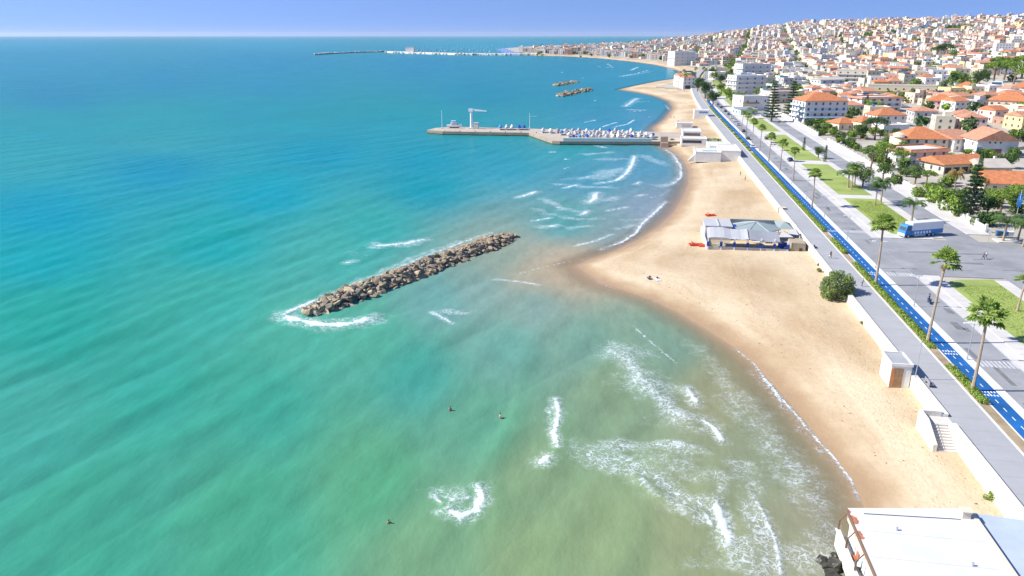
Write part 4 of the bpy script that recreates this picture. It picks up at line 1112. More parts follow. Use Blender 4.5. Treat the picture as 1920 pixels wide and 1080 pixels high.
def crane():
    q = at(884, 241, PT)
    t = thing('harbour_crane', (q.x, q.y, PT), 'white harbour crane with a straight jib near the end of the pier', 'crane')
    MB().box(-1.4,1.4,-1.2,1.2,0,0.5).build('base', 'concrete_pale', t)
    MB().cyl((0,0,.5),(0,0,10.2),0.75,0.6,10).build('mast', 'metal_white', t)
    b = MB(); b.box(-1.4,1.0,-.7,.7,9.4,10.9); b.build('slewing_head', 'metal_white', t)
    b = MB(); b.extrude([(0.9,9.7),(9.0,9.55),(9.0,9.95),(0.9,10.8)], -.35, .35, axis='y'); b.build('jib', 'metal_white', t)
    MB().cyl((8.5,0,9.5),(8.5,0,7.0),.05,n=4).build('hoist_cable', 'metal_dark', t)
    MB().box(1.6,4.0,-.8,1.0,0,3.2).build('control_cabin', 'concrete_pale', t)
    MB().box(1.4,4.2,-1.0,1.2,3.2,3.45).build('cabin_roof', 'metal_white', t)
crane()
hullm = {}
def boat(loc, rz, L_, cover, label, mast=False, cabin=False, group='boats laid up on the pier', hullc='metal_white'):
    t = thing('boat', loc, label, 'boat', group, rz)
    W = L_*0.17
    b = MB(); secs = [(-.5,.85,.10,1.0),(-.2,1.0,0,1.0),(.15,.95,.02,1.08),(.36,.6,.12,1.2),(.5,.04,.45,1.34)]
    vs = []
    for s, w_, k, tp in secs: vs += [(s*L_, -W*w_, tp*.16*L_), (s*L_, W*w_, tp*.16*L_), (s*L_, W*w_*.6, .03*L_+k*.12*L_), (s*L_, 0, k*.12*L_), (s*L_, -W*w_*.6, .03*L_+k*.12*L_)]
    b.add(vs, [(5*i+j, 5*i+5+j, 5*i+5+(j+1) % 5, 5*i+(j+1) % 5) for i in range(4) for j in range(5)] + [(4,3,2,1,0),(20,21,22,23,24)])
    b.build('hull', hullc, t)
    if cabin:
        b = MB().box(-.25*L_, .2*L_, -W*.7, W*.7, .16*L_, .30*L_); b.build('cabin', 'metal_white', t)
        MB().box(-.15*L_, .212*L_, -W*.72, W*.72, .20*L_, .26*L_).build('cabin_glass', 'glass', t)
        b = MB().box(-.22*L_, .1*L_, -W*.6, W*.6, .42*L_, .44*L_)
        for sx in (-.2,.08):
            for sy in (-1,1): b.cyl((sx*L_, sy*W*.55, .3*L_), (sx*L_, sy*W*.55, .42*L_), .05, n=4)
        b.build('flying_bridge', 'metal_white', t)
    elif cover:
        b = MB(); vs = []
        rr = random.Random(label)
        pk = rr.uniform(.34,.46)
        for s, w_, h_ in [(-.52,.8,.24),(-.25,1.04,pk),(.12,1.0,pk-.03),(.36,.65,.28),(.5,.08,.23)]:
            vs += [(s*L_, -W*w_, .15*L_), (s*L_, -W*w_*.35, h_*L_*.92), (s*L_, 0, h_*L_), (s*L_, W*w_*.35, h_*L_*.92), (s*L_, W*w_, .15*L_)]
        b.add(vs, [(5*i+j+1, 5*i+5+j+1, 5*i+5+j, 5*i+j)[::-1] for i in range(4) for j in range(4)] + [(4,3,2,1,0),(20,21,22,23,24)])
        b.build('cover', cover, t, smooth=False)
    if mast: MB().cyl((0,0,.15*L_),(0,0,mast),.16,.1,5).build('mast', 'metal_white', t)
    MB().box(-.3*L_, .3*L_, -.12, .12, -.35, .03*L_).build('keel' if group.startswith('sail') else 'cradle', 'metal_dark', t)
    return t
q = at(852,240,PT); boat((q.x,q.y,PT+.35), 0.1, 8.5, None, 'white cabin cruiser on a cradle near the seaward tip of the pier', cabin=True)
rr = random.Random(3); rows = [(386.5,-34,9,13,'front row'),(393.5,-37,10,13,'second row'),(400.5,-42,4,12,'third row'),(408,-52,-2,13,'rear row')]
for yy, xa, xb, nn, rn in rows:
    for i in range(nn):
        x = xb + (xa-xb)*(i+.5)/nn + rr.uniform(-.4,.4)
        y = yy + (x-xa)*0.10 + rr.uniform(-.5,.5)
        cv = rr.choices(['roof_white','canvas','blue','canvas_grey','sky_blue'], [6,4,0.6,0.7,0.5])[0]
        if rn == 'front row' and i in (nn-1,): cv = 'blue'
        if rn == 'front row' and i == 0: cv = 'roof_blue'
        w_ = {'roof_white':'bright white','canvas':'off-white','blue':'deep blue','canvas_grey':'grey','sky_blue':'light blue','roof_blue':'slate blue'}[cv]
        boat((x, y, PT+.35), math.pi/2+rr.uniform(-.25,.25), rr.uniform(5.0,6.4), cv, '%s covered boat, %s from the shore in the %s on the pier' % (w_, ORD[i], rn))
for i, (px, c_, w_) in enumerate([(938,'sky_blue','light blue'),(950,'canvas','off-white'),(960,'roof_white','bright white'),(973,'blue','deep blue'),(982,'blue','deep blue')]):
    q = at(px, 243, PT); boat((q.x, q.y, PT+.35), math.pi/2+.2, 6.4, c_, '%s covered boat, %s from the crane in the loose line on the pier' % (w_, ORD[i]))
for i, (px, top, lb) in enumerate([(829,207,'thin white mast at the seaward tip of the pier'),(993,212,'thin white mast beside the boats midway along the pier')]):
    q = at(px, 241, PT); t = thing('signal_mast', (q.x, q.y, PT), lb, 'mast')
    MB().cyl((0,0,0),(0,0,lift(q,top)-PT),.14,.08,5).build('shaft', 'metal_white', t); MB().box(-.4,.4,-.4,.4,0,.3).build('base', 'concrete_pale', t)
    if i: MB().cyl((0,0,lift(q,top)-PT-2),(4,0,lift(q,top)-PT-1.6),.06,n=4).build('yard', 'metal_white', t)

# ---- distant harbour: mole, outer breakwater, shed, moored sailing boats
def mole(name, line, w, z, m_, label, cat):
    P = [at(*p) for p in line]; c = P[len(P)//2]
    t = thing(name, (c.x, c.y, 0), label, cat)
    b = MB(); vs = []
    for i, p in enumerate(P):
        vs += [(p.x-c.x, p.y-c.y, -1), (p.x-c.x, p.y-c.y+2, z), (p.x-c.x, p.y-c.y+w-2, z), (p.x-c.x, p.y-c.y+w, -1)]
    b.add(vs, [(4*i+j, 4*i+4+j, 4*i+5+j, 4*i+1+j)[::-1] for i in range(len(P)-1) for j in range(3)] + [(0,1,2,3),(4*len(P)-1,4*len(P)-2,4*len(P)-3,4*len(P)-4)])
    b.build('quay', m_, t)
    b = MB(); rr = random.Random(4)
    for i in range(len(P)-1):
        for k_ in range(34):
            s = rr.random(); x = P[i].x+(P[i+1].x-P[i].x)*s-c.x; y = P[i].y+(P[i+1].y-P[i].y)*s-c.y
            b.blob((x, y+rr.uniform(-3,5), rr.uniform(0,z)), rr.uniform(1.5,3.2), seed=k_, rough=.6, sub=1)
    tag(b.build('rubble', 'concrete_pale', t), kind='stuff')
    return t
mole('harbour_mole', [(1010,103.5),(940,103.6),(860,103.2),(790,101.2),(722,99)], 55, 4.0, 'concrete_pale', 'pale harbour mole along the far shore with boats behind it', 'mole')
mole('outer_breakwater', [(716,97.6),(660,99.2),(610,102),(590,103.4)], 30, 3.2, 'concrete', 'low outer breakwater at the far harbour entrance', 'breakwater')
q = at(768,97.5,4)
t = thing('harbour_shed', (q.x, q.y, 4), 'white windowless shed standing on the far harbour mole', 'shed')
MB().box(-13,13,0,16,0,13.5).build('wall', 'white', t); MB().box(-13.4,13.4,-.4,16.4,13.5,14.1).build('roof', 'slab_white', t)
rr = random.Random(9)
for i in range(40):
    px = 785 + i*5.6 + rr.uniform(-2,2); q = at(px, 95.5+rr.uniform(-2.5,3.0))
    boat((q.x, q.y, .1), rr.uniform(-.4,.4)+math.pi/2, rr.uniform(9,13), 'canvas', 'sailing boat moored behind the far mole, %s from the white shed' % ORD[i], mast=rr.uniform(13,22), group='sailing boats in the far harbour')

# ================================================================== PEOPLE
def figure(joints, bones, mats_by_joint):
    """one continuous body grown over a jointed skeleton"""
    bm = bmesh.new(); sk = bm.verts.layers.skin.verify()
    vs = []
    for i, (x, y, z, r) in enumerate(joints):
        v = bm.verts.new((x, y, z)); v[sk].radius = (r, r); v[sk].use_root = (i == 0); vs.append(v)
    for a, b in bones: bm.edges.new((vs[a], vs[b]))
    me = bpy.data.meshes.new('body'); bm.to_mesh(me); bm.free()
    o = bpy.data.objects.new('body', me); col.objects.link(o)
    o.modifiers.new('skin', 'SKIN').use_smooth_shade = True
    o.modifiers.new('sub', 'SUBSURF').levels = 1
    dg = bpy.context.evaluated_depsgraph_get()
    res = bpy.data.meshes.new_from_object(o.evaluated_get(dg))
    bpy.data.objects.remove(o)
    J = np.array([j[:3] for j in joints])
    for f in res.polygons:
        c = np.array(f.center)
        f.material_index = mats_by_joint[int(np.argmin(((J-c)**2).sum(1)))]
        f.use_smooth = True
    res.name = 'body'
    return res
def body_mesh(pose, top, legs, sleeves='skin'):
    s = 1 if pose == 'walk' else 0
    if pose == 'sit':
        J = [(0,0,.80,.13),(0,0,1.05,.13),(0,.02,1.28,.15),(0,.02,1.42,.06),(0,.02,1.52,.09),(0,.02,1.66,.09),
             (-.19,0,1.34,.06),(-.25,.22,1.12,.045),(-.2,.48,1.10,.04),(.19,0,1.34,.06),(.25,.22,1.12,.045),(.2,.48,1.10,.04),
             (-.12,.02,.76,.09),(-.16,.42,.74,.075),(-.15,.40,.30,.05),(-.15,.55,.26,.045),(.12,.02,.76,.09),(.16,.42,.74,.075),(.15,.40,.30,.05),(.15,.55,.26,.045),(0,.02,1.75,.05)]
    else:
        J = [(0,0,.95,.13),(0,0,1.15,.12),(0,0,1.38,.15),(0,0,1.50,.06),(0,0,1.60,.09),(0,.01,1.72,.09),
             (-.19,0,1.42,.06),(-.25,.10*s,1.14,.045),(-.24,.24*s,.90,.038),(.19,0,1.42,.06),(.25,-.10*s,1.14,.045),(.24,-.16*s,.88,.038),
             (-.10,0,.88,.09),(-.11,-.14*s,.48,.065),(-.11,-.34*s,.08,.045),(-.11,-.22*s+.1*(1-s),.04,.04),(.10,0,.88,.09),(.11,.2*s,.50,.065),(.11,.26*s,.08,.045),(.11,.38*s+.1*(1-s),.04,.04),(0,.01,1.80,.05)]
    Bn = [(0,1),(1,2),(2,3),(3,4),(4,5),(5,20),(2,6),(6,7),(7,8),(2,9),(9,10),(10,11),(0,12),(12,13),(13,14),(14,15),(0,16),(16,17),(17,18),(18,19)]
    mi = [1,0,0,2,2,3,0,2,2,0,2,2,1,1,1,1,1,1,1,1,3]
    me = figure(J, Bn, mi)
    for m_ in (top, legs, 'skin', 'hair'): me.materials.append(M[m_])
    return me
WALK = body_mesh('walk', 'cloth_dark', 'cloth_dark'); WALK2 = body_mesh('walk', 'cloth_white', 'cloth_blue'); STAND = body_mesh('stand', 'skin', 'cloth_red'); STAND2 = body_mesh('stand', 'skin', 'cloth_blue')
SIT = body_mesh('sit', 'cloth_blue', 'cloth_dark')
def person(me, loc, rz, label, group=None):
    o = place('person', me, None, loc, rz)
    return tag(o, label, 'person', group)
q = at(1557,484,PZ); person(WALK, (q.x, q.y, PZ), 2.6, 'person in dark clothes walking along the promenade near the beach bar')
q = at(1616,537,PZ); person(WALK2, (q.x, q.y, PZ), 0.4, 'person in a white top walking in the shade of the big bush')
q = at(1843,486,PZ); person(WALK, (q.x, q.y, PZ-.05), 1.2, 'person in dark clothes crossing the wide side junction, the nearer of a pair')
q = at(1848,485,PZ); person(WALK2, (q.x, q.y, PZ-.05), 1.2, 'person in a white top crossing the wide side junction beside another')
for i, (px, py, dz, lb) in enumerate([(844,768,-1.12,'bather farther out of the two standing in the green water'),(938,782,-1.0,'bather nearer the breaking wave, standing in the green water'),(729,980,-1.25,'lone bather nearest the bottom, head and shoulders above the water')]):
    q = at(px, py, 0.1); person((STAND, STAND2, STAND)[i], (q.x, q.y, dz), (0.8, 2.2, 4.0)[i], lb, 'bathers in the sea')
for i, (px, py, lb) in enumerate([(1388,330,'person on the sand by the sea wall, closer to the beach club'),(1397,339,'person on the sand by the sea wall, closer to the beach bar'),(1258,219,'person by the water beyond the pier, the nearer to the sea'),(1264,220,'person by the water beyond the pier, the nearer to the land'),(1272,227,'person standing alone on the sand behind the beach club')]):
    q = at(px, py, 1.6); person((STAND2, WALK, STAND, STAND2, WALK2)[i], (q.x, q.y, sand_z(q.x, q.y)-.03), i*1.3, lb, 'people on the beach')
q = at(1228,522,1.2)
for i, (dx, m_, lb) in enumerate([(-1.1,'cloth_dark','dark beach towel with a bag, lying on the open sand'),(0.5,'cloth_white','pale beach towel spread beside a dark one on the open sand')]):
    z = sand_z(q.x+dx, q.y)
    t = thing('beach_towel', (q.x+dx, q.y-dx*.5, z+.05), lb, 'towel', 'towels on the sand', .3)
    b = MB(); xs_ = np.linspace(-.5,.5,5); ysr = np.linspace(-.95,.95,8)
    b.add([(x, y, .03*math.sin(x*9+y*5)+.02) for x in xs_ for y in ysr] , [(a*8+c, (a+1)*8+c, (a+1)*8+c+1, a*8+c+1) for a in range(4) for c in range(7)])
    b.build('cloth', m_, t)
    b = MB(); b.blob((.2,.6,.2), (.3,.22,.2), seed=i, rough=.4, sub=2); b.build('bag', 'cloth_blue', t)

# ================================================================== STREET FURNITURE AND PLANTING
def make_lamp(loc, label, h=6.1):
    t = thing('street_lamp', loc, label, 'street lamp', 'double street lamps along the cycle path')
    MB().cyl((0,0,0),(0,0,h),.085,.055,7).build('post', 'metal', t)
    MB().cyl((0,0,0),(0,0,.5),.15,.12,8).build('base', 'metal', t)
    for s in (-1, 1):
        a = MB().cyl((0,0,h-.12),(s*.95,0,h+.05),.04,.035,5).build('arm', 'metal', t)
        MB().box(s*1.15-.4, s*1.15+.4, -.15, .15, h-.02, h+.1).build('lamp_head', 'metal_white', a)
    return t
lys = [at(1786,673,PZ).y + 24.8*i for i in range(-2, 15)]
proto_lamp = None
for i, y in enumerate(lys):
    lb = 'grey double-headed street lamp by the blue path, %s from the bottom of the view' % ORD[i]
    if proto_lamp is None: proto_lamp = make_lamp((V_PATH1+.35, y, PZ), lb)
    else: copy_thing(proto_lamp, (V_PATH1+.35+bendf(y), y, PZ), 0, lb)
# hedge clumps on the verge
hr = random.Random(2)
def hedge_piece(L_, seed):
    b = MB(); rr = random.Random(seed)
    for i in range(int(L_/0.42)):
        y = (i+.5)*0.42
        h_ = rr.uniform(.55,.95)
        b.leaves((rr.uniform(-.12,.12), y, h_*.5), (.80*rr.uniform(.8,1.1), .45, h_*.62), 95, .13, (0,0,0,1,2), rng=rr)
    return b.mesh('foliage', ['leaf_light','leaf','leaf_olive','leaf_dark'])
HM = [hedge_piece(4.2, i) for i in range(4)]
HSTEM = MB().cyl((0,.6,-.1),(0,.6,.5),.05,n=5).cyl((0,2.1,-.1),(0,2.1,.5),.06,n=5).cyl((0,3.5,-.1),(0,3.5,.5),.05,n=5).mesh('stems', ['bark'])
gaps = [(station(805)-9, station(778)), (station(690)-.5, station(668)), (station(500), station(486)), (station(452), station(440))]
y = station(770); k_ = 0
while y < 560:
    if any(a-1 < y < c for a, c in gaps) or (k_ % 9 == 7): y += 1.4; k_ += 1; continue
    if y < 330 or k_ % 2 == 0:
        n_h = k_
        lb_y = y
        o = thing('hedge', ((V_VERGE+V_PATH0)/2-.1+bendf(y), y, PZ-.02), 'x', 'hedge', 'hedge clumps between promenade and cycle path', scale=(1, 1, hr.uniform(.75,1.1)))
        place('foliage', HM[k_ % 4], o); tag(place('stems', HSTEM, o), kind='stuff')
    y += 4.25; k_ += 1
hs = sorted([o for o in col.objects if o.name.split('.')[0] == 'hedge'], key=lambda o: o.location.y)
TENS = ['','','twenty','thirty','forty','fifty','sixty','seventy','eighty','ninety']
def ordinal(n):
    if n < 40: return ORD[n]
    n += 1
    if n > 100: return 'hundred and ' + ordinal(n-101)
    u_ = n % 10
    return (TENS[n//10][:-1]+'ieth') if (u_ == 0 and n < 100) else ('hundredth' if n == 100 else TENS[n//10] + '-' + ORD[u_-1])
for i, o in enumerate(hs): o['label'] = 'green hedge clump beside the blue cycle path, %s from the bottom of the view' % ordinal(i)

# ---- fan palms
def fan_leaf(b, base, d, L_, R_, mi, rr):
    d = d.normalized(); side = d.cross(Vector((0,0,1)))
    side = side.normalized() if side.length > .05 else Vector((1,0,0))
    up = side.cross(d)
    tip = base + d*L_ + Vector((0,0,-.12*L_))
    b.add([base-side*.03, base+side*.03, tip+side*.02, tip-side*.02], [(0,1,2,3)], mi)
    n = 9
    for i in range(n):
        a = math.radians(-95 + 190*i/(n-1))
        e = (d*math.cos(a) + side*math.sin(a))
        w = (side*math.cos(a) - d*math.sin(a))*.085*R_*2
        r = R_*(.75+.25*math.cos(a))*rr.uniform(.85,1.1)
        mid = tip + e*r*.6 + up*.06*R_
        end = tip + e*r + Vector((0,0,-.22*R_*rr.uniform(.5,1.4)))
        b.add([tip, mid-w, end, mid+w], [(0,1,2,3)], mi)
def fan_palm(h, seed, loc, label, group, cr=1.0):
    rr = random.Random(seed)
    t = thing('fan_palm', loc, label, 'palm tree', group)
    lean = Vector((rr.uniform(-.03,.05), rr.uniform(-.04,.04), 1))
    pts = [Vector((lean.x*z*z/h, lean.y*z*z/h, z)) for z in np.linspace(0, h, 8)]
    MB().tube(pts, [.38,.26,.23,.21,.2,.19,.2,.26], 8).build('trunk', 'trunk', t)
    top = pts[-1]; b = MB()
    for i in range(46):
        el = math.radians(rr.uniform(-28, 82)); az = i*2.39996+rr.uniform(-.2,.2)
        d = Vector((math.cos(az)*math.cos(el), math.sin(az)*math.cos(el), math.sin(el)))
        fan_leaf(b, top+Vector((0,0,.15)), d, cr*rr.uniform(1.15,1.7), cr*rr.uniform(1.0,1.35), 0 if el > .1 or rr.random() < .5 else 1, rr)
    b.build('crown', ['frond','frond_dark'], t)
    b = MB()
    for i in range(26):
        az = rr.uniform(0,6.28); d = Vector((math.cos(az)*.75, math.sin(az)*.75, -.8))
        fan_leaf(b, top+Vector((0,0,-.25)), d, cr*.5, cr*.6, 0 if rr.random() < .6 else 1, rr)
    b.build('dead_skirt', ['leaf_dry','leaf_olive'], t)
    return t
FG = 'fan palms along the avenue'
q = at(1650,535,PZ); pA = fan_palm(12.8, 1, (q.x-.9, q.y, PZ), 'tall fan palm on the verge opposite the big bush, thin straight trunk', FG)
q = at(1728,642,PZ); pB = fan_palm(14.0, 2, (q.x+.9, q.y, PZ), 'tallest fan palm on the verge beyond the beach kiosk, crown over the junction', FG)
q = at(1833,733,PZ); pC = fan_palm(11.6, 3, (q.x-.7, q.y, PZ), 'nearest fan palm, standing in the hedge by the blue path', FG, 1.1)
for i, (px, py, top) in enumerate([(1522,388,326),(1487,338,284),(1462,319,270),(1441,303,256),(1424,283,240),(1410,268,229),(1398,256,217),(1390,243,212)]):
    q = at(px, py, PZ); s = (lift(q, top)-PZ)/12.8
    copy_thing((pA, pB, pC)[i % 3], (q.x, q.y, PZ), i*1.7, 'fan palm between cycle path and road, %s beyond the crossing' % ORD[i], scale=(.9*s+.1, .9*s+.1, s*(12.8/(12.8,14.0,11.6)[i % 3])), group=FG)
for i, (px, py, top) in enumerate([(1907,584,532),(1596,356,316),(1413,222,212),(1404,216,206)]):
    q = at(px, py, PZ); s = (lift(q, top)-PZ)/12.8
    copy_thing((pB, pC, pA, pC)[i], (q.x, q.y, PZ), i*1.1, ['short fan palm on the near lawn at the edge of the view','short fan palm on the lawn between the two streets','fan palm by the pale shed, nearer of two','fan palm by the pale shed, farther of two'][i], scale=(.85, .85, max(.35, s)), group=FG)
for i, (px, py) in enumerate([(1275,160),(1281,158),(1288,163),(1296,160),(1303,152),(1318,146),(1322,152),(1283,170)]):
    q = at(px, py, 2.6); copy_thing((pA, pB, pC)[i % 3], (q.x, q.y, 2.6), i, 'fan palm in the far seafront cluster, %s counted from the sea' % ORD[i], scale=.95, group=FG)

# ---- feather palms
def feather_palm(h, seed, loc, label, group='feather palms on the lawns'):
    rr = random.Random(seed)
    t = thing('feather_palm', loc, label, 'palm tree', group)
    pts = [Vector((.03*z, .02*z, z)) for z in np.linspace(0, h, 6)]
    MB().tube(pts, [.25,.2,.18,.17,.17,.2], 7).build('trunk', 'trunk', t)
    b = MB(); top = pts[-1]
    for i in range(34):
        az = i*2.39996; el = rr.uniform(.1, 1.25); L_ = rr.uniform(2.6,3.5)
        hd_ = Vector((math.cos(az), math.sin(az), 0)); sd2 = Vector((-hd_.y, hd_.x, 0))
        prev = top.copy(); n = 9
        for k in range(n):
            s = (k+1)/n; e2 = el - 2.1*s*s
            cur = prev + (hd_*math.cos(e2)+Vector((0,0,math.sin(e2))))*L_/n
            b.add([prev-sd2*.03, prev+sd2*.03, cur+sd2*.02, cur-sd2*.02], [(0,1,2,3)], 1)
            for sg in (-1, 1):
                for j in range(2):
                    p0 = prev.lerp(cur, j*.5); lf = .75*(1-.5*s)
                    e3 = p0 + sd2*sg*lf*.65 + hd_*lf*.35 + Vector((0,0,-lf*rr.uniform(.45,.9)))
                    b.add([p0, p0+hd_*.16, e3+hd_*.05, e3], [(0,1,2,3)], 0 if rr.random() < .7 else 1)
            prev = cur
    b.build('crown', ['frond_grey','frond_dark'], t)
    return t
f0 = None
for i, (px, py, top, lb) in enumerate([(1640,385,338,'drooping feather palm on the lawn beside the wall, nearer of a pair'),(1651,380,334,'drooping feather palm on the lawn beside the wall, farther of a pair'),(1590,352,318,'dark feather palm on the lawn at the second street, nearer the avenue'),(1602,347,305,'dark feather palm on the lawn at the second street, nearer the garden wall'),(1709,414,372,'feather palm standing behind the blue truck'),(1880,452,405,'feather palm by the bins under the blue flag'),(1908,450,402,'feather palm at the edge of the view beside the flag'),(1918,462,412,'feather palm cut by the edge of the view near the bins')]):
    q = at(px, py, PZ); h_ = lift(q, top)-PZ-1.2
    if f0 is None: f0 = feather_palm(6.0, 5, (q.x, q.y, PZ), lb)
    else: copy_thing(f0, (q.x, q.y, PZ), i*.9, lb, scale=(1.2+.12*(i % 3), 1.2+.12*(i % 3), max(.8, h_/6.0)))
q = at(1878,290,PZ); copy_thing(f0, (q.x, q.y, PZ), 1.0, 'date palm rising before the gabled white house', scale=(1.15,1.15,1.1))
q = at(1788,365,PZ); fd = copy_thing(f0, (q.x, q.y, PZ), 2.0, 'half-dead palm with hanging dry fronds beside the conifer', scale=(1.0,1.0,1.1))
for ch in fd.children:
    if ch.name.startswith('crown'):
        ch.data = ch.data.copy(); ch.data.materials.clear(); ch.data.materials.append(M['leaf_dry']); ch.data.materials.append(M['leaf_olive'])

# ---- broadleaf trees and shrubs
def tree_meshes(kind, seed):
    rr = random.Random(seed); b = MB(); t = MB()
    if kind == 'round':
        t.tube([(0,0,-.3),(0.1,0,1.5),(0.2,.1,3.0)], [.3,.22,.14], 7)
        for k in range(5):
            a = k*1.3; t.cyl((.1,0,1.6), (math.cos(a)*1.7, math.sin(a)*1.7, 3.4+.4*(k % 2)), .1, .04, 5)
        for k in range(16):
            a = rr.uniform(0,6.28); r = rr.uniform(.4,2.1); z = rr.uniform(2.4,5.0)
            s = rr.uniform(.8,1.35)
            b.leaves((math.cos(a)*r, math.sin(a)*r, z), (s, s, s*.8), 105, .2, rr.choice([(0,0,1),(0,1,1),(0,2,2),(2,2,0)]), rng=rr)
    elif kind == 'shrub':
        t.cyl((0,0,-.2),(0,0,1.0),.12,.06,6); t.cyl((0,0,.2),(.5,.2,1.0),.07,.03,5)
        for k in range(9):
            a = rr.uniform(0,6.28); r = rr.uniform(0,1.0); s = rr.uniform(.55,.9)
            b.leaves((math.cos(a)*r, math.sin(a)*r, rr.uniform(.5,1.5)), (s, s, s*.8), 80, .17, rr.choice([(0,0,1),(0,2),(1,1,0)]), rng=rr)
    elif kind == 'dense':
        t.tube([(0,0,-.5),(.1,0,1.5),(.2,0,3)], [.35,.25,.15], 7)
        for k in range(6): t.cyl((.1,0,.8), (math.cos(k*1.05)*2, math.sin(k*1.05)*2, 3.0), .12, .04, 5)
        b.leaves((0,0,2.9), (3.1,3.1,2.6), 1500, .2, (0,0,2), shell=.7, rng=rr)
        for k in range(54):
            d_ = Vector((rr.uniform(-1,1), rr.uniform(-1,1), rr.uniform(-.75,1))).normalized(); s = rr.uniform(.7,1.15)
            w_ = rr.uniform(.75,1.1)
            b.leaves((d_.x*2.75*w_, d_.y*2.75*w_, 2.9+d_.z*2.4*w_), (s, s, s*.85), 95, .17, rr.choice([(0,0,1),(0,1),(0,2),(0,)]), rng=rr)
    elif kind == 'umbrella':
        t.tube([(0,0,-.3),(.2,0,3.0),(.1,.1,5.2)], [.35,.28,.2], 7)
        for k in range(6):
            a = k*1.05; t.cyl((.1,0,4.2), (math.cos(a)*2.8, math.sin(a)*2.8, 6.2), .13, .05, 5)
        for k in range(24):
            a = rr.uniform(0,6.28); r = math.sqrt(rr.random())*3.7; s = rr.uniform(.9,1.4)
            b.leaves((math.cos(a)*r, math.sin(a)*r, 6.6-.09*r*r+rr.uniform(-.3,.4)), (s, s, s*.6), 85, .2, rr.choice([(0,0,1),(0,1,1),(0,2)]), rng=rr)
    elif kind == 'cypress':
        t.cyl((0,0,-.3),(0,0,2),.2,.1,6)
        for k in range(14):
            z = .8+k*.5; s = .95*(1-k/15)**.6+.1
            b.leaves((0,0,z), (s, s, .6), 70, .16, (2,2,0), rng=rr)
    elif kind == 'norfolk':
        t.tube([(0,0,-.3),(0,0,6),(0,0,13)], [.35,.22,.05], 7)
        for k in range(13):
            z = 1.6+k*.9; R2 = 3.0*(1-k/14.5)
            for j in range(7):
                a = j*.9+k*.5; e = Vector((math.cos(a)*R2, math.sin(a)*R2, z+.12*R2))
                t.cyl((0,0,z), e, .05, .02, 4)
                for m_ in range(5):
                    p = Vector((0,0,z)).lerp(e, .3+.7*m_/4)
                    b.leaves(p, (.42,.42,.2), 16, .17, (2,2,0), rng=rr)
    return t.mesh('trunk', ['bark']), b
TREE = {}
def tree_kind(kind, var, mats):
    key = (kind, var, mats)
    if key not in TREE:
        t, b = tree_meshes(kind, var*13+5); TREE[key] = (t, b.mesh('crown', list(mats)))
    return TREE[key]
MIX = {'b':('leaf_olive','leaf_light','leaf'), 'g':('leaf','leaf_light','leaf_dark'), 'd':('leaf_dark','leaf','leaf_dark'), 'o':('leaf_olive','leaf','leaf_dark'), 'p':('pine','leaf_light','leaf_dark'), 'l':('leaf_light','leaf','leaf'), 'c':('pine_dark','leaf_dark','pine_dark'), 'y':('leaf_dry','leaf_olive','leaf')}
def tree(name, kind, var, mx, loc, s, label, cat='tree', group=None, rz=0.0):
    t = thing(name, loc, label, cat, group, rz, s)
    a, c = tree_kind(kind, var, MIX[mx])
    place('trunk', a, t); place('crown', c, t)
    return t
q = at(1566,557,2.6)
tree('tamarisk_bush', 'dense', 9, 'b', (q.x+.2, q.y+.8, 1.7), (1.04,1.04,1.02), 'big round grey-green bush growing over the sea wall', 'bush')
for i, (px, py, s, lb) in enumerate([(1535,512,.5,'low dry shrub on the sand under the wall, beyond the big bush'),(1533,500,.35,'small dry shrub on the sand nearest the bar'),(1605,581,.4,'low dry shrub on the sand just before the big bush'),(1616,608,.35,'small dry shrub on the sand between bush and kiosk'),(1642,637,.22,'tiny green tuft at the wall foot near the kiosk'),(1860,928,.55,'bright green shrub on the sand by the waterside building'),(1432,318,.8,'dry yellowish shrub at the corner of the white beach club'),(1258,262,1.1,'green shrub by the beach restaurant at the pier')]):
    q = at(px, py, 2.0); tree('beach_shrub', 'shrub', i % 3, 'l' if i == 5 else 'y' if i != 7 else 'g', (q.x, q.y, sand_z(q.x, q.y)-.1), s, lb, 'shrub', 'shrubs on the beach')
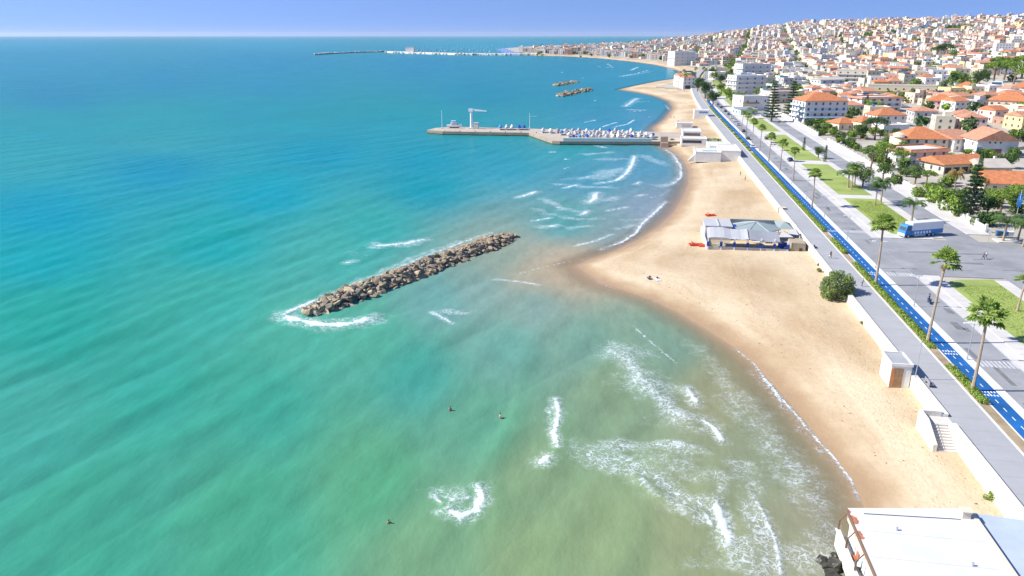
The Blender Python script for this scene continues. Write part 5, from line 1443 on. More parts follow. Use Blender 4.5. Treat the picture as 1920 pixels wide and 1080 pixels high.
GT = [ # photograph base, kind, mix, scale, label
 (1815,413,'norfolk','c',1.22,'tall dark tiered conifer in the corner garden'),(1446,229,'norfolk','d',1.75,'tall tiered conifer before the white flats, nearer the avenue'),(1482,222,'norfolk','d',1.75,'tall tiered conifer before the white flats, nearer the hill'),
 (1640,262,'umbrella','d',1.5,'broad dark umbrella tree in the garden behind the street wall'),(1612,262,'round','d',1.3,'round dark tree beside the broad umbrella tree'),(1676,268,'round','d',1.2,'dark tree close to the round balconies'),
 (1632,318,'umbrella','g',1.2,'spreading green tree behind the garden wall'),(1660,312,'umbrella','g',1.25,'spreading green tree before the terrace house'),(1690,318,'umbrella','g',1.0,'spreading green tree at the corner of the terrace house'),(1655,338,'round','g',1.1,'green tree overhanging the garden wall'),(1678,345,'shrub','g',1.8,'green shrub under the spreading trees'),
 (1715,345,'round','o',1.1,'grey-green tree below the terrace house'),(1735,352,'umbrella','g',.8,'flat-topped tree before the low orange roof'),(1722,372,'shrub','l',1.8,'light green shrub by the garden wall, beyond the conifer'),(1750,372,'shrub','g',2.2,'green shrub between the dry palm and the wall'),(1765,386,'shrub','l',2.6,'bright green hedge bush at the wall before the conifer'),(1745,380,'shrub','l',2.2,'bright green bush at the wall farther from the conifer'),(1785,396,'shrub','l',2.4,'bright green bush at the wall corner'),(1795,410,'shrub','g',2.0,'green bush at the corner of the garden wall'),
 (1850,408,'round','d',1.1,'dark tree beside the conifer in the corner garden'),(1875,402,'umbrella','l',1.0,'bright green tree behind the blue flag'),(1905,400,'umbrella','l',1.1,'bright green tree at the edge of the view by the flag'),(1860,388,'shrub','l',2.4,'light green hedge before the long orange-roofed house'),(1840,425,'shrub','d',2.0,'dark clipped hedge under the conifer'),(1862,425,'shrub','d',2.0,'dark clipped hedge beside the forecourt'),
 (1833,336,'cypress','g',1.3,'slim cypress behind the conifer'),(1545,246,'shrub','o',2.2,'grey shrub at the rough ground by the orange roofs'),(1560,256,'shrub','g',2.0,'green shrub at the rough ground by the street wall'),(1575,262,'shrub','o',2.0,'olive shrub beside the low orange-roofed house'),(1600,238,'shrub','g',2.0,'green bush growing against the low orange-roofed house'),
 (1617,352,'round','o',1.2,'greyish tree on the lawn between the feather palms'),(1534,298,'round','o',.9,'small grey tree on the lawn edge at the second street'),(1506,284,'cypress','g',.8,'thin young tree on the lawn edge'),(1546,305,'cypress','o',.9,'thin young tree by the second street'),
 (1385,200,'round','g',1.8,'leafy street tree across from the parked cars'),(1372,196,'round','g',1.7,'leafy street tree farther along the avenue'),(1362,185,'round','l',1.6,'bright street tree near the bend of the avenue'),(1322,185,'round','d',2.4,'dark tree beside the promenade, the nearer one'),(1308,172,'round','d',2.2,'dark tree beside the promenade, the farther one'),(1336,200,'round','d',2.0,'dark tree by the start of the parked cars'),(1352,176,'round','g',1.6,'street tree near the blue awning'),
 (1808,172,'round','g',2.6,'green tree behind the hipped villas'),(1835,163,'round','d',2.6,'dark green tree behind the hipped villas'),(1786,166,'round','p',2.6,'pine beside the pale long building'),(1862,156,'umbrella','p',2.5,'stone pine on the slope, leftmost of the grove'),(1882,150,'umbrella','p',2.6,'stone pine on the slope, second in the grove'),(1900,158,'umbrella','p',2.5,'stone pine on the slope, third in the grove'),(1915,148,'umbrella','p',2.8,'stone pine at the edge of the view in the grove'),(1872,142,'umbrella','p',2.4,'stone pine standing at the back of the grove'),(1920,168,'umbrella','p',2.4,'stone pine at the edge of the view nearest the roofs'),(1880,120,'round','o',2.4,'heart-shaped grey-green tree above the pine grove'),
 (1903,278,'round','p',1.6,'round green pine beside the gabled house'),(1848,200,'round','d',1.4,'dark garden tree before the pink villa'),(1730,198,'cypress','o',1.4,'olive tree between the red-shuttered house and pink house'),(1770,112,'umbrella','d',3.0,'wide dark tree in the middle of the town'),(1756,112,'umbrella','d',2.6,'wide dark tree beside another in mid town'),(1765,176,'round','o',1.8,'grey tree at the end of the yellow building'),(1622,214,'cypress','d',1.6,'dark cypress beside the large villa'),(1508,228,'shrub','g',2.0,'shrub at the foot of the large villa'),(1480,215,'round','g',1.0,'small garden tree beside the large villa')]
for i, (px, py, kd_, mx, s, lb) in enumerate(GT):
    q = ground(px, py)
    tree({'norfolk':'conifer','cypress':'slim_tree','umbrella':'umbrella_tree','shrub':'garden_shrub','round':'tree'}[kd_], kd_, i % 3, mx, (q.x, q.y, q.z), s, lb, 'shrub' if kd_ == 'shrub' else 'tree', 'garden trees and shrubs', i*1.1)
# grey rubble plot between the street wall and the orange roofs
# ---- property wall along the second street, with pale piers
pw = thing('garden_wall', (V_PROP, 300, PZ), 'long pale garden wall with small piers along the second street', 'wall')
def pwall(y0, y1):
    b = MB().box(0, .35, y0-300, y1-300, -.3, 1.5); b.build('wall_section', 'wall_white', pw)
    for y in np.arange(y0, min(y1, 470), 6.0):
        MB().box(-.12, .47, y-300-.25, y-300+.25, -.3, 2.1).build('pier', 'white', pw)
pwall(station(426), station(262)); pwall(station(252), station(205))
# ---- bins, flag, signs
q = at(1884,444,PZ)
for i, (dx, m_, lb) in enumerate([(-1.6,'car_blue','blue wheeled bin, leftmost beside the feather palm'),(-.2,'sky_blue','blue wheeled bin in the middle of three'),(1.2,'metal_white','white wheeled bin between blue bin and bush')]):
    t = thing('wheeled_bin', (q.x+dx, q.y, PZ+.09), lb, 'bin', 'bins by the forecourt')
    b = MB(); b.add([(-.45,-.4,.1),(.45,-.4,.1),(.45,.4,.1),(-.45,.4,.1),(-.6,-.55,1.25),(.6,-.55,1.25),(.6,.55,1.25),(-.6,.55,1.25)], [(3,2,1,0),(4,5,6,7),(0,1,5,4),(1,2,6,5),(2,3,7,6),(3,0,4,7)]); b.build('body', m_, t)
    MB().box(-.64,.64,-.6,.6,1.255,1.36).build('lid', m_, t)
    for s in (-1,1): MB().cyl((s*.4,.35,.12),(s*.5,.35,.12),.12,n=8).build('wheel', 'rubber', t)
q = at(1898,440,PZ); zt = lift(q, 357)-PZ
t = thing('banner_flag', (q.x, q.y, PZ+.08), 'tall blue feather flag on a pole beside the bright green trees', 'flag')
MB().cyl((0,0,0),(0,0,zt),.06,.03,6).build('pole', 'metal_white', t)
b = MB(); n = 10; vs = []
for i in range(n+1):
    s = i/n; z = zt-.1-s*4.2; w = 1.15*math.sin(min(1, s*1.25)*math.pi/2)*(1-.35*s**3)+.06
    vs += [(-.55*w, .08*math.sin(s*5), z), (.6*w, .12*math.sin(s*5+1), z), (-.55*w, .08*math.sin(s*5)+.03, z), (.6*w, .12*math.sin(s*5+1)+.03, z)]
b.add(vs, [(4*i, 4*i+1, 4*i+5, 4*i+4) for i in range(n)] + [(4*i+3, 4*i+2, 4*i+6, 4*i+7) for i in range(n)] + [(4*i, 4*i+4, 4*i+6, 4*i+2) for i in range(n)] + [(4*i+5, 4*i+1, 4*i+3, 4*i+7) for i in range(n)])
fl = b.build('flag', 'sky_blue', t)
b = MB(); b.add([(.05,-.035,zt-2.3),(.3,-.03,zt-2.6),(.1,-.035,zt-3.1),(-.1,-.035,zt-2.7)], [(0,1,2,3)]); b.build('emblem', 'metal_white', fl)
for i, (px, py, top, lb) in enumerate([(1776,507,468,'thin sign post at the tip of the near lawn'),(1852,455,432,'short sign post on the pavement before the bins'),(1676,330,305,'street light pole on the second street')]):
    q = at(px, py, PZ); h_ = lift(q, top)-PZ
    t = thing('sign_post', (q.x, q.y, PZ), lb, 'sign post')
    MB().cyl((0,0,0),(0,0,h_),.05,.05,6).build('post', 'metal', t); MB().box(-.45,.45,-.06,-.055+.03,h_-.7,h_).build('sign_plate', 'metal_white', t)
# promenade benches, small bollards on the lawn paths
for i, (px, py, lb) in enumerate([(1526,464,'bench on the promenade next to the beach bar'),(1742,722,'bench on the promenade just below the kiosk'),(1379,293,'bench on the promenade beside the beach club')]):
    q = at(px, py, PZ); t = thing('bench', (q.x, q.y, PZ), lb, 'bench')
    MB().box(-.3,.3,-1,1,.42,.5).build('seat', 'canvas_grey', t); MB().box(-.36,-.3,-1,1,.55,.95).build('backrest', 'canvas_grey', t)
    for s in (-.8,.8): MB().box(-.25,.25,s-.05,s+.05,0,.415).build('leg', 'metal_dark', t)

# ================================================================== VEHICLES
def wheel(t, x, y, r, w=.22):
    o = MB().cyl((x,y-w/2,r),(x,y+w/2,r),r,n=14).build('wheel', 'rubber', t)
    MB().cyl((x,y-w/2-.012,r),(x,y+w/2+.012,r),r*.6,n=10).build('rim', 'metal', o)
def car(paint):
    t = thing('parked_car', (0,0,0), 'x', 'car', 'cars along the avenue')
    W = .86
    b = MB(); pr = [(-2.1,.30),(2.1,.30),(2.15,.62),(1.95,.80),(1.05,.92),(-1.75,.95),(-2.12,.85),(-2.15,.5)]
    n = len(pr)
    vs = [(x, -W*(1 if z < .7 else .94), z) for x, z in pr] + [(x, W*(1 if z < .7 else .94), z) for x, z in pr]
    b.add(vs, [(i, (i+1) % n, n+(i+1) % n, n+i)[::-1] for i in range(n)] + [tuple(range(n)), tuple(range(2*n-1, n-1, -1))])
    b.build('body', paint, t)
    b = MB(); pr = [(1.0,.92),(.35,1.38),(-1.15,1.42),(-1.75,.95)]; n = 4
    vs = [(x, -W*(.92 if z < 1 else .74), z) for x, z in pr] + [(x, W*(.92 if z < 1 else .74), z) for x, z in pr]
    b.add(vs, [(0,1,5,4)[::-1],(2,3,7,6)[::-1],(0,1,2,3),(7,6,5,4)])
    b.build('windows', 'glass', t)
    MB().add([(.37,-W*.745,1.385),(.37,W*.745,1.385),(-1.17,W*.745,1.43),(-1.17,-W*.745,1.43),(.37,-W*.745,1.40),(.37,W*.745,1.40),(-1.17,W*.745,1.45),(-1.17,-W*.745,1.45)], [(4,5,6,7),(0,1,5,4)[::-1],(1,2,6,5)[::-1],(2,3,7,6)[::-1],(3,0,4,7)[::-1]]).build('roof', paint, t)
    for x in (-1.3,1.32):
        for y in (-.78,.78): wheel(t, x, y, .32)
    for y in (-.62,.62):
        MB().box(2.1,2.17,y-.18,y+.18,.58,.72).build('headlight', 'metal_white', t); MB().box(-2.17,-2.1,y-.16,y+.16,.62,.80).build('tail_light', 'red', t)
    return t
PAINT = [('car_white','white'),('car_black','black'),('car_blue','blue'),('car_silver','silver'),('car_red','red')]
protos = {c: None for c, _ in PAINT}
CARS = [(1481,303,2,'small blue car parked by the lawn under a fan palm'),(1447,272,0,'white car parked at the kerb under palms'),(1437,262,1,'black car parked ahead of the white one under palms'),
 (1402,262,1,'black car driving beside the blue path near the beach club'),(1394,248,1,'black car second in the line by the blue path'),(1384,236,3,'silver car third in the line by the blue path'),(1378,228,0,'white car fourth in the line by the blue path'),(1372,222,0,'white car fifth in the line by the blue path'),(1366,216,2,'blue car sixth in the line by the blue path'),(1360,210,1,'black car seventh in the line by the blue path'),(1352,203,1,'black car eighth in the line by the blue path'),(1346,197,2,'blue car ninth in the line by the blue path'),(1341,192,0,'white car tenth in the line by the blue path'),
 (1347,166,0,'white car far up the avenue at the bend'),(1352,157,1,'dark car far up the avenue beyond the bend'),(1356,152,3,'silver car far up the avenue near its end'),(1411,278,0,'white van-like car beside the beach club lamp'),(1752,217,0,'white car parked in the open yard behind the villas'),(1893,208,2,'blue car parked by the pink villa'),(1902,214,3,'silver car parked by the pink villa'),(1916,222,1,'black car parked at the edge of the view below the pink villa'),(1880,216,0,'white car at the head of the row by the pink villa'),(1866,216,1,'dark car beside the garden tree of the pink villa')]
for i, (px, py, ci, lb) in enumerate(CARS):
    q = ground(px, py); paint = PAINT[ci][0]
    zz = PZ-.05 if q.x < V_ROAD+bendf(q.y)+4 else max(q.z, PZ-.1)
    rz = math.pi/2 if q.x < 95+bendf(q.y) else .3
    if protos[paint] is None:
        t = car(paint); protos[paint] = t
        t.location = (q.x, q.y, zz); t.rotation_euler = (0,0,rz); t['label'] = lb
    else: copy_thing(protos[paint], (q.x, q.y, zz), rz, lb)
# blue and white truck at the junction
qa, qb = at(1696,447,PZ), at(1766,441,PZ)
rz = math.atan2(qb.y-qa.y, qb.x-qa.x)
t = thing('truck', (qa.x, qa.y, PZ-.055), 'white and blue box truck stopped at the cross street corner', 'truck', rz=rz)
TL = (qb-qa).length
MB().box(1.9, TL, 0, 2.5, 1.15, 3.75).build('cargo_box', 'metal_white', t)
MB().box(1.86, TL+.04, -.03, 2.53, .75, 1.9).build('blue_skirt', 'sky_blue', t)
MB().box(1.95, TL-.1, .05, 2.45, 3.752, 3.82).build('box_roof', 'roof_white', t)
b = MB(); b.extrude([(0,.6),(1.8,.6),(1.8,3.3),(.45,3.3),(.02,1.9)][::-1], .05, 2.45, axis='y'); b.build('cab', 'sky_blue', t)
b = MB(); b.add([(.0,.2,1.95),(.0,2.3,1.95),(.40,2.3,3.1),(.40,.2,3.1)], [(0,3,2,1)]); b.build('windscreen', 'glass', t)
MB().box(.7,1.6,.02,.049,1.95,2.9).build('side_window', 'glass', t)
MB().box(-.12,.1,.1,2.4,.5,1.15).build('bumper', 'metal_white', t)
for y in (.4,2.1): MB().box(-.16,-.121,y-.2,y+.2,.8,1.05).build('headlight', 'canvas', t)
for x in (1.0, TL-4.2, TL-2.9): 
    for y in (.12,2.38): wheel(t, x, y, .5, .3)
MB().box(3.0, TL-5.2, .05, .4, .35, .74).build('fuel_tank', 'metal', t)
b = MB()
for i in range(6): b.box(2.8+i*.9, 3.3+i*.9, -.045, -.034, 1.0, 1.6)
b.build('lettering', 'metal_white', t)
q = at(1742,568,PZ)
t = thing('motor_scooter', (q.x, q.y, PZ-.05), 'dark blue motor scooter riding along the avenue past the palms', 'scooter', rz=math.pi)
for y in (-.62,.62): 
    o = MB().cyl((-.06,y,.24),(.06,y,.24),.24,n=12).build('wheel', 'rubber', t)
b = MB(); b.extrude([(-.75,.3),(-.25,.25),(.3,.25),(.5,.45),(.62,.95),(.5,1.0),(.28,.42),(-.05,.42),(-.2,.75),(-.8,.78)][::-1], -.16, .16); b.build('body', 'car_blue', t)
MB().box(-.15,.15,-.78,-.18,.785,.87).build('seat', 'rubber', t)
MB().cyl((-.36,.52,1.08),(.36,.52,1.08),.025,n=5).build('handlebar', 'metal_dark', t)
o = person(SIT, (q.x, q.y+.42, PZ-.02), math.pi, 'rider in a blue top sitting on the dark blue scooter')
b = MB(); b.blob((0,.02,1.68), .16, sub=2, rough=0); b.build('helmet', 'cloth_dark', o)

# ================================================================== TOWN
WIN = {}
def window_mesh(w, h, shutter=None):
    key = (round(w,2), round(h,2), shutter)
    if key not in WIN:
        b = MB()
        b.box(-w/2, w/2, -.02, .0, 0, h, 0)
        f = .09
        for a in ((-w/2-f,-w/2,-.05,0,-f,h+f),(w/2,w/2+f,-.05,0,-f,h+f),(-w/2,w/2,-.05,0,h,h+f),(-w/2-.1,w/2+.1,-.14,0,-f-.08,-f)): b.box(*a, 1)
        if shutter:
            b.box(-w/2-f-.45,-w/2-f-.01,-.07,-.003,-.02,h+.02,2); b.box(w/2+f+.01,w/2+f+.45,-.07,-.003,-.02,h+.02,2)
        WIN[key] = b.mesh('window', ['glass','kerb'] + ([shutter] if shutter else []))
    return WIN[key]
TAKEN = []
def villa(name, label, FL, FR, d, eave, storeys, cols, wallm, roof='hip', roofm='tile', rh=3.0, lcols=3, balcony=(), lbalcony=(), shutter=None, over=.55, extra=None, balm='white'):
    a, c = ground(*FL), ground(*FR)
    if abs(c.y-a.y) > .45*(c.x-a.x): c.y = a.y + .45*(c.x-a.x)*(1 if c.y > a.y else -1)
    rz = math.atan2(c.y-a.y, c.x-a.x); w = math.hypot(c.x-a.x, c.y-a.y)
    z0 = min(a.z, c.z)
    h = max(2.8, lift(a, eave)-z0)
    t = thing(name, (a.x, a.y, z0), label, 'house', 'houses behind the second street', rz)
    wl = MB().box(0, w, 0, d, -2.5, h).build('wall', wallm, t)
    TAKEN.append((a.x+(w/2)*math.cos(rz)-(d/2)*math.sin(rz), a.y+(w/2)*math.sin(rz)+(d/2)*math.cos(rz), max(w, d)*.62+2))
    if roof == 'hip': MB().hip(-over, w+over, -over, d+over, h+.003, rh).build('roof', roofm, t)
    elif roof in ('gx', 'gy'):
        MB().gable(-over, w+over, -over, d+over, h+.003, rh, axis=roof[1]).build('roof', roofm, t)
        if roof == 'gy': MB().extrude([(0,h+.002),(w,h+.002),(w/2,h+rh*.93)], -.02-over+.56, -over+.60, axis='y').build('gable_wall', wallm, t)
    elif roof == 'shed':
        b = MB(); b.add([(-over,-over,h),(w+over,-over,h),(w+over,d+over,h+rh),(-over,d+over,h+rh),(-over,-over,h+.2),(w+over,-over,h+.2),(w+over,d+over,h+rh+.2),(-over,d+over,h+rh+.2)], [(3,2,1,0),(4,5,6,7),(0,1,5,4),(1,2,6,5),(2,3,7,6),(3,0,4,7)]); b.build('roof', roofm, t)
    else:
        b = MB()
        for q_ in ((-.1,w+.1,-.1,.2),(-.1,w+.1,d-.2,d+.1),(-.1,.2,.2,d-.2),(w-.2,w+.1,.2,d-.2)): b.box(*q_, h, h+.7)
        pr = b.build('parapet', wallm if roof == 'flat' else 'tile', t)
        MB().box(.2,w-.2,.2,d-.2,h+.004,h+.1).build('roof', roofm if roof == 'flat' else 'slab_white', pr)
        if roof == 'edge':
            b = MB(); b.add([(-1.0,-1.0,h-.5),(w+.6,-1.0,h-.5),(w+.6,-.11,h+.55),(-.11,-.11,h+.55)], [(0,1,2,3)]); b.add([(-1.0,d,h-.5),(-1.0,-1.0,h-.5),(-.11,-.11,h+.55),(-.11,d,h+.55)], [(0,1,2,3)])
            b.build('tile_edge', 'tile_pale', t)
    sh = h/storeys
    for s in range(storeys):
        for i in range(cols):
            big = s in balcony
            wm = window_mesh(1.1 if not big else 1.4, 1.45 if not big else 2.1, shutter)
            place('window', wm, t, ((i+.5)*w/cols, -.004, s*sh+(.95 if not big else .25)))
        for i in range(lcols):
            big = s in lbalcony
            place('window', window_mesh(1.1 if not big else 1.5, 1.45 if not big else 2.1, shutter), t, (-.004, (i+.5)*d/lcols, s*sh+(.95 if not big else .25)), -math.pi/2)
    for s in balcony:
        b = MB().box(.3, w-.3, -1.25, -.01, s*sh-.12, s*sh+.04); b.box(.3, w-.3, -1.25, -1.15, s*sh+.04, s*sh+.95); b.build('balcony', balm, t)
    for s in lbalcony:
        b = MB().box(-1.3, -.01, .3, d-.3, s*sh-.12, s*sh+.04); b.box(-1.3, -1.2, .3, d-.3, s*sh+.04, s*sh+.95); b.build('side_balcony', balm, t)
    if extra: extra(t, w, d, h)
    return t
def chimney(t, w, d, h): MB().box(w*.7,w*.7+.8,d*.55,d*.55+.8,h,h+3.2).build('chimney', 'white', t)
def shopfront(t, w, d, h):
    MB().box(.4,w-.4,-2.2,-.15,3.0,3.15).build('shop_awning', 'pale_blue', t)
    for i in range(4): MB().box(.8+i*w/4,.8+(i+.8)*w/4,-.16,-.145,.1,2.8).build('shop_window', 'glass' if i != 2 else 'shutter_green', t)
def round_balcony(t, w, d, h):
    for s in (0,1):
        pts = [(-.2+3.4*math.cos(a), 3.2+3.4*math.sin(a)) for a in np.linspace(math.pi*.5, math.pi*1.5, 12)]
        b = MB(); b.prism(pts, s*3.3+2.6, s*3.3+3.9); b.build('round_balcony', 'cream', t)
    pts = [(-.2+2.6*math.cos(a), 3.2+2.6*math.sin(a)) for a in np.linspace(math.pi*.5, math.pi*1.5, 12)]
    b = MB(); b.prism(pts, -.5, 7.6); b.build('round_bay', 'peach', t)
def oculi(t, w, d, h):
    for i in range(3):
        b = MB(); b.cyl((w*.30+i*w*.13,-.03,h-.7),(w*.30+i*w*.13,.02,h-.7),.42,n=12); b.build('round_window', 'dark', t)
    MB().box(w*.28,w*.62,-.06,-.004,0,3.0).build('loggia', 'shutter_brown', t); MB().box(w*.02,w*.14,-.06,-.004,1.2,3.6).build('blue_door', 'blue', t)
def penthouse(t, w, d, h):
    MB().box(w*.25,w*.9,d*.2,d*.8,h+.1,h+3).build('penthouse', 'pale_blue', t); MB().box(w*.3,w*.85,d*.2-.06,d*.2-.004,h+.6,h+2.5).build('penthouse_window', 'glass', t)
def arcade(t, w, d, h):
    for i in range(5): MB().box(.5+i*w/5,.5+(i+.72)*w/5,-.06,-.004,.2,2.3).build('arcade_opening', 'dark', t)
def terrace(t, w, d, h):
    MB().box(-6,w*.6,-4.5,-.05,-.5,.9).build('terrace', 'white', t)
def redstrip(t, w, d, h):
    b = MB(); b.add([(-.9,-1.1,h*.52),(w*.6,-1.1,h*.52),(w*.6,-.01,h*.52+.6),(-.9,-.01,h*.52+.6)], [(0,1,2,3)]); b.build('tile_canopy', 'tile', t)
villa('apartment_villa', 'large white villa with hipped terracotta roof and long balconies over shops', (1506,231),(1585,230),18,190,4,6,'white',balcony=(1,2),lbalcony=(1,2,3),shutter=None,rh=4.2,extra=shopfront,balm='pale_blue',lcols=4,roofm='tile')
villa('white_house', 'white house with red shutters and a thin pink tiled roof edge', (1613,211),(1687,209),15,184,3,5,'white','edge',shutter='shutter_red',lcols=2,balcony=(1,))
villa('small_house', 'low cream house with small orange hipped roof, nearest the large villa', (1572,245),(1610,242),11,232,1,3,'cream',rh=2.6)
villa('small_house', 'low pink-walled house with orange hipped roof squeezed between two others', (1613,247),(1640,245),10,229,1,2,'peach',rh=2.6)
villa('white_house', 'white house with orange hipped roof behind the small low ones', (1643,238),(1697,237),13,217,2,4,'white',rh=3.4,extra=chimney)
villa('flat_house', 'bright white flat-roofed house in front of the orange hipped roof', (1655,254),(1702,252),9,237,1,3,'white','flat','slab_white')
villa('villa', 'cream villa with round balconies and a broad orange hipped roof', (1692,284),(1775,285),16,261,2,5,'cream',rh=4.6,extra=round_balcony,lcols=0)
villa('terrace_house', 'white house with a flat terrace edged by pink tiles', (1703,314),(1765,306),13,284,2,4,'white','edge',extra=terrace)
villa('gabled_house', 'white gabled house with three round attic holes and a blue door', (1828,293),(1905,294),15,264,2,0,'white','gy','tile_pale',rh=4.4,extra=oculi,lcols=2)
villa('long_house', 'long low house with a faded pink roof left of the gabled one', (1786,286),(1828,284),24,262,2,3,'white','gx','tile_pale',rh=2.8)
villa('bungalow', 'bungalow with a broad bright orange roof above a dark arcade', (1768,327),(1840,320),12,309,1,0,'cream','gx','tile',rh=2.4,extra=arcade,over=1.1)
villa('bungalow', 'cream bungalow with a grey gabled roof and white chimney', (1842,332),(1895,332),12,315,1,3,'cream','gx','slab',rh=2.4,extra=chimney)
villa('long_house', 'long cream house with a big orange roof at the edge of the view', (1852,363),(1985,368),13,344,1,6,'cream','gx','tile',rh=3.2,over=.9,extra=chimney)
villa('pink_house', 'pink two-storey house with hipped orange roof beside the open yard', (1738,206),(1791,206),14,189,2,4,'pink',rh=4.0)
villa('villa', 'white villa with double hipped orange roof behind the yard, the nearer part', (1790,191),(1846,192),15,179,2,4,'white',rh=4.4)
villa('villa', 'cream villa with hipped orange roof behind the yard, the farther part', (1787,175),(1836,175),14,163,2,4,'cream',rh=4.0)
villa('pink_house', 'large pink house with wide hipped orange roof at the edge of the view', (1850,208),(1945,209),18,188,2,6,'peach',rh=5.0,balcony=(1,))
villa('modern_house', 'white modern house with a glazed blue rooftop room', (1846,174),(1886,174),13,160,2,3,'white','flat','slab_white',extra=penthouse)
villa('villa', 'villa with hipped orange roof just beyond the glazed rooftop room', (1893,180),(1945,180),14,164,2,3,'white',rh=4.0)
villa('long_building', 'long pale yellow flat-roofed building in the middle of town', (1625,180),(1762,176),14,160,2,9,'cream','flat','slab',balcony=(1,),balm='yellow')
villa('balcony_house', 'white house with dark green balcony openings and a shallow grey gable', (1536,172),(1582,170),14,150,3,3,'white','gx','slab',rh=2.0,shutter='shutter_green',balcony=(1,2),balm='pale_blue')
villa('white_house', 'white house with a red tiled canopy opposite the parked cars', (1392,208),(1440,206),14,182,2,3,'white','flat','slab',extra=redstrip,lcols=2)
villa('shed', 'low shed with a pale blue-grey sheet roof beside the avenue lawn', (1388,216),(1420,215),10,206,1,2,'pale_blue','shed','canvas_grey',rh=.8)
villa('apartment_block', 'white stepped apartment block with long balconies beside the avenue', (1378,177),(1430,174),15,143,4,4,'white','flat','slab_white',balcony=(1,2,3),lbalcony=(1,2,3))
villa('apartment_block', 'white apartment block with grey side wall behind the stepped one', (1390,154),(1440,152),16,121,4,4,'white','flat','slab',balcony=(2,3),lbalcony=(1,2,3))
villa('flat_house', 'beige flat-roofed house between the two tall conifers', (1446,194),(1500,190),15,173,2,4,'beige','flat','slab',balcony=(1,))
villa('apartment_block', 'cream apartment block at the left of the long yellow building', (1566,160),(1622,158),16,132,4,4,'cream','flat','slab',balcony=(1,2,3))
villa('seafront_hotel', 'large white building standing directly on the far bay beach', (1264,122),(1302,121),26,97,4,4,'white','flat','slab_white',balcony=(1,2,3),lbalcony=(1,2))
villa('garage_block', 'long low white outbuilding along the open yard', (1796,224),(1836,226),8,214,1,2,'white','flat','slab_white')
villa('white_house', 'white house at the bend of the avenue, the nearer of two', (1340,150),(1362,149),16,136,2,3,'white','flat','slab',balcony=(1,))
villa('white_house', 'cream house at the bend of the avenue, the farther of two', (1342,138),(1362,137),16,127,2,3,'cream','flat','slab_white')
for i, (px, py) in enumerate([(1338,153),(1334,146),(1337,141),(1366,152),(1350,160),(1368,146)]):
    q = ground(px, py); tree('tree', 'round', i % 3, 'gdo'[i % 3], (q.x, q.y, q.z), 1.9, 'leafy tree at the bend of the avenue, %s from the junction' % ORD[i], 'tree', 'trees at the bend of the avenue', i)
TAKEN += [(at(1760,222,PZ).x, at(1760,222,PZ).y, 26)]
gr = random.Random(17); ng = 0
PLN = {}
for k in range(1500):
    x, y = gr.uniform(92.5,185), gr.uniform(226,470)
    if ng >= 150: break
    if x > 100 and gr.random() < .35: continue
    if any(math.hypot(x-a, y-c) < r*.98 for a, c, r in TAKEN) or (y > 395 and x > 135): continue
    kd_ = gr.choice(['shrub','shrub','shrub','round']); mx = gr.choice('ggdolg')
    where = 'along the garden wall' if x < 100 else 'in the gardens around the villas'
    n_ = PLN.get(where, 0); PLN[where] = n_+1
    tree('garden_shrub' if kd_ == 'shrub' else 'tree', kd_, ng % 3, mx, (x, y, 3.2), gr.uniform(1.3,2.4) if kd_ == 'shrub' else gr.uniform(.7,1.1), 'PLANT|%s %s|%s' % ({'g':'green','d':'dark green','o':'grey-green','l':'light green'}[mx], 'shrub' if kd_ == 'shrub' else 'small tree', where), 'shrub' if kd_ == 'shrub' else 'tree', 'planting around the villas', k); ng += 1
for where in PLN:
    ps = sorted([o for o in col.objects if str(o.get('label','')).startswith('PLANT') and o['label'].endswith(where)], key=lambda o: o.location.y)
    for i, o in enumerate(ps): o['label'] = '%s %s, %s from the junction' % (o['label'].split('|')[1], where, ordinal(i))
# antenna on the hill
q = ground(1447, 100)
t = thing('radio_mast', (q.x, q.y, q.z), 'tall thin radio mast rising above the far houses', 'mast')
b = MB(); hm = lift(q, 50)-q.z
b.cyl((0,0,0),(0,0,hm),.6,.3,5); b.build('shaft', 'metal_white', t); MB().cyl((0,0,hm*.93),(0,0,hm),1.3,1.3,8).build('antenna_drum', 'metal_white', t)
MB().box(-2,2,-2,2,-1,2).build('base', 'concrete_pale', t)

# ---- the mass of the town: plots in blocks, the largest in view as buildings of their own
rr = random.Random(21)
cand = []; lanes = []
for iy in range(0, 170):
    for ix in range(-45, 110):
        lane = iy % 6 == 5 or ix % 7 == 6
        x = 95 + ix*15.5 + rr.uniform(-2.5,2.5); y = 240 + iy*17.0 + rr.uniform(-2.5,2.5)
        x += bendf(y)
        (lanes if lane else cand).append((x, y))
CX = np.array(cand)
csd = shore_dist(CX[:,0], CX[:,1]); cz = relief(CX[:,0], CX[:,1], csd)
ppx, ppy = vseen(CX[:,0], CX[:,1], cz)
xrel = CX[:,0]-bend(CX[:,1])
ok = (ppx > 915) & (ppx < 1975) & (csd > np.where(CX[:,1] > 760, 44, 58)) & (CX[:,1] < 3000)
ok &= ~((xrel > 38) & (xrel < np.where(CX[:,1] > 640, 72, 101)) & (CX[:,1] < 900)) & ~((xrel > 44) & (xrel < 72) & (CX[:,1] < 1400))
ok &= ~((CX[:,1] < 760) & (xrel < 50))
ok &= ~((CX[:,0] < 205) & (CX[:,1] < 430))
for (tx, ty, tr_) in TAKEN: ok &= np.hypot(CX[:,0]-tx, CX[:,1]-ty) > tr_+5
groves = [(ground(1890,152),48),(ground(1812,170),16),(ground(1765,112),24),(ground(1790,58),46),(ground(1770,60),40),(ground(1660,68),36),(ground(1690,100),8)]
for g_, r_ in groves: ok &= np.hypot(CX[:,0]-g_.x, CX[:,1]-g_.y) > r_
idx = [i for i in np.where(ok)[0] if rr.random() < .88]
empty = sorted(set(np.where(ok)[0]) - set(idx))
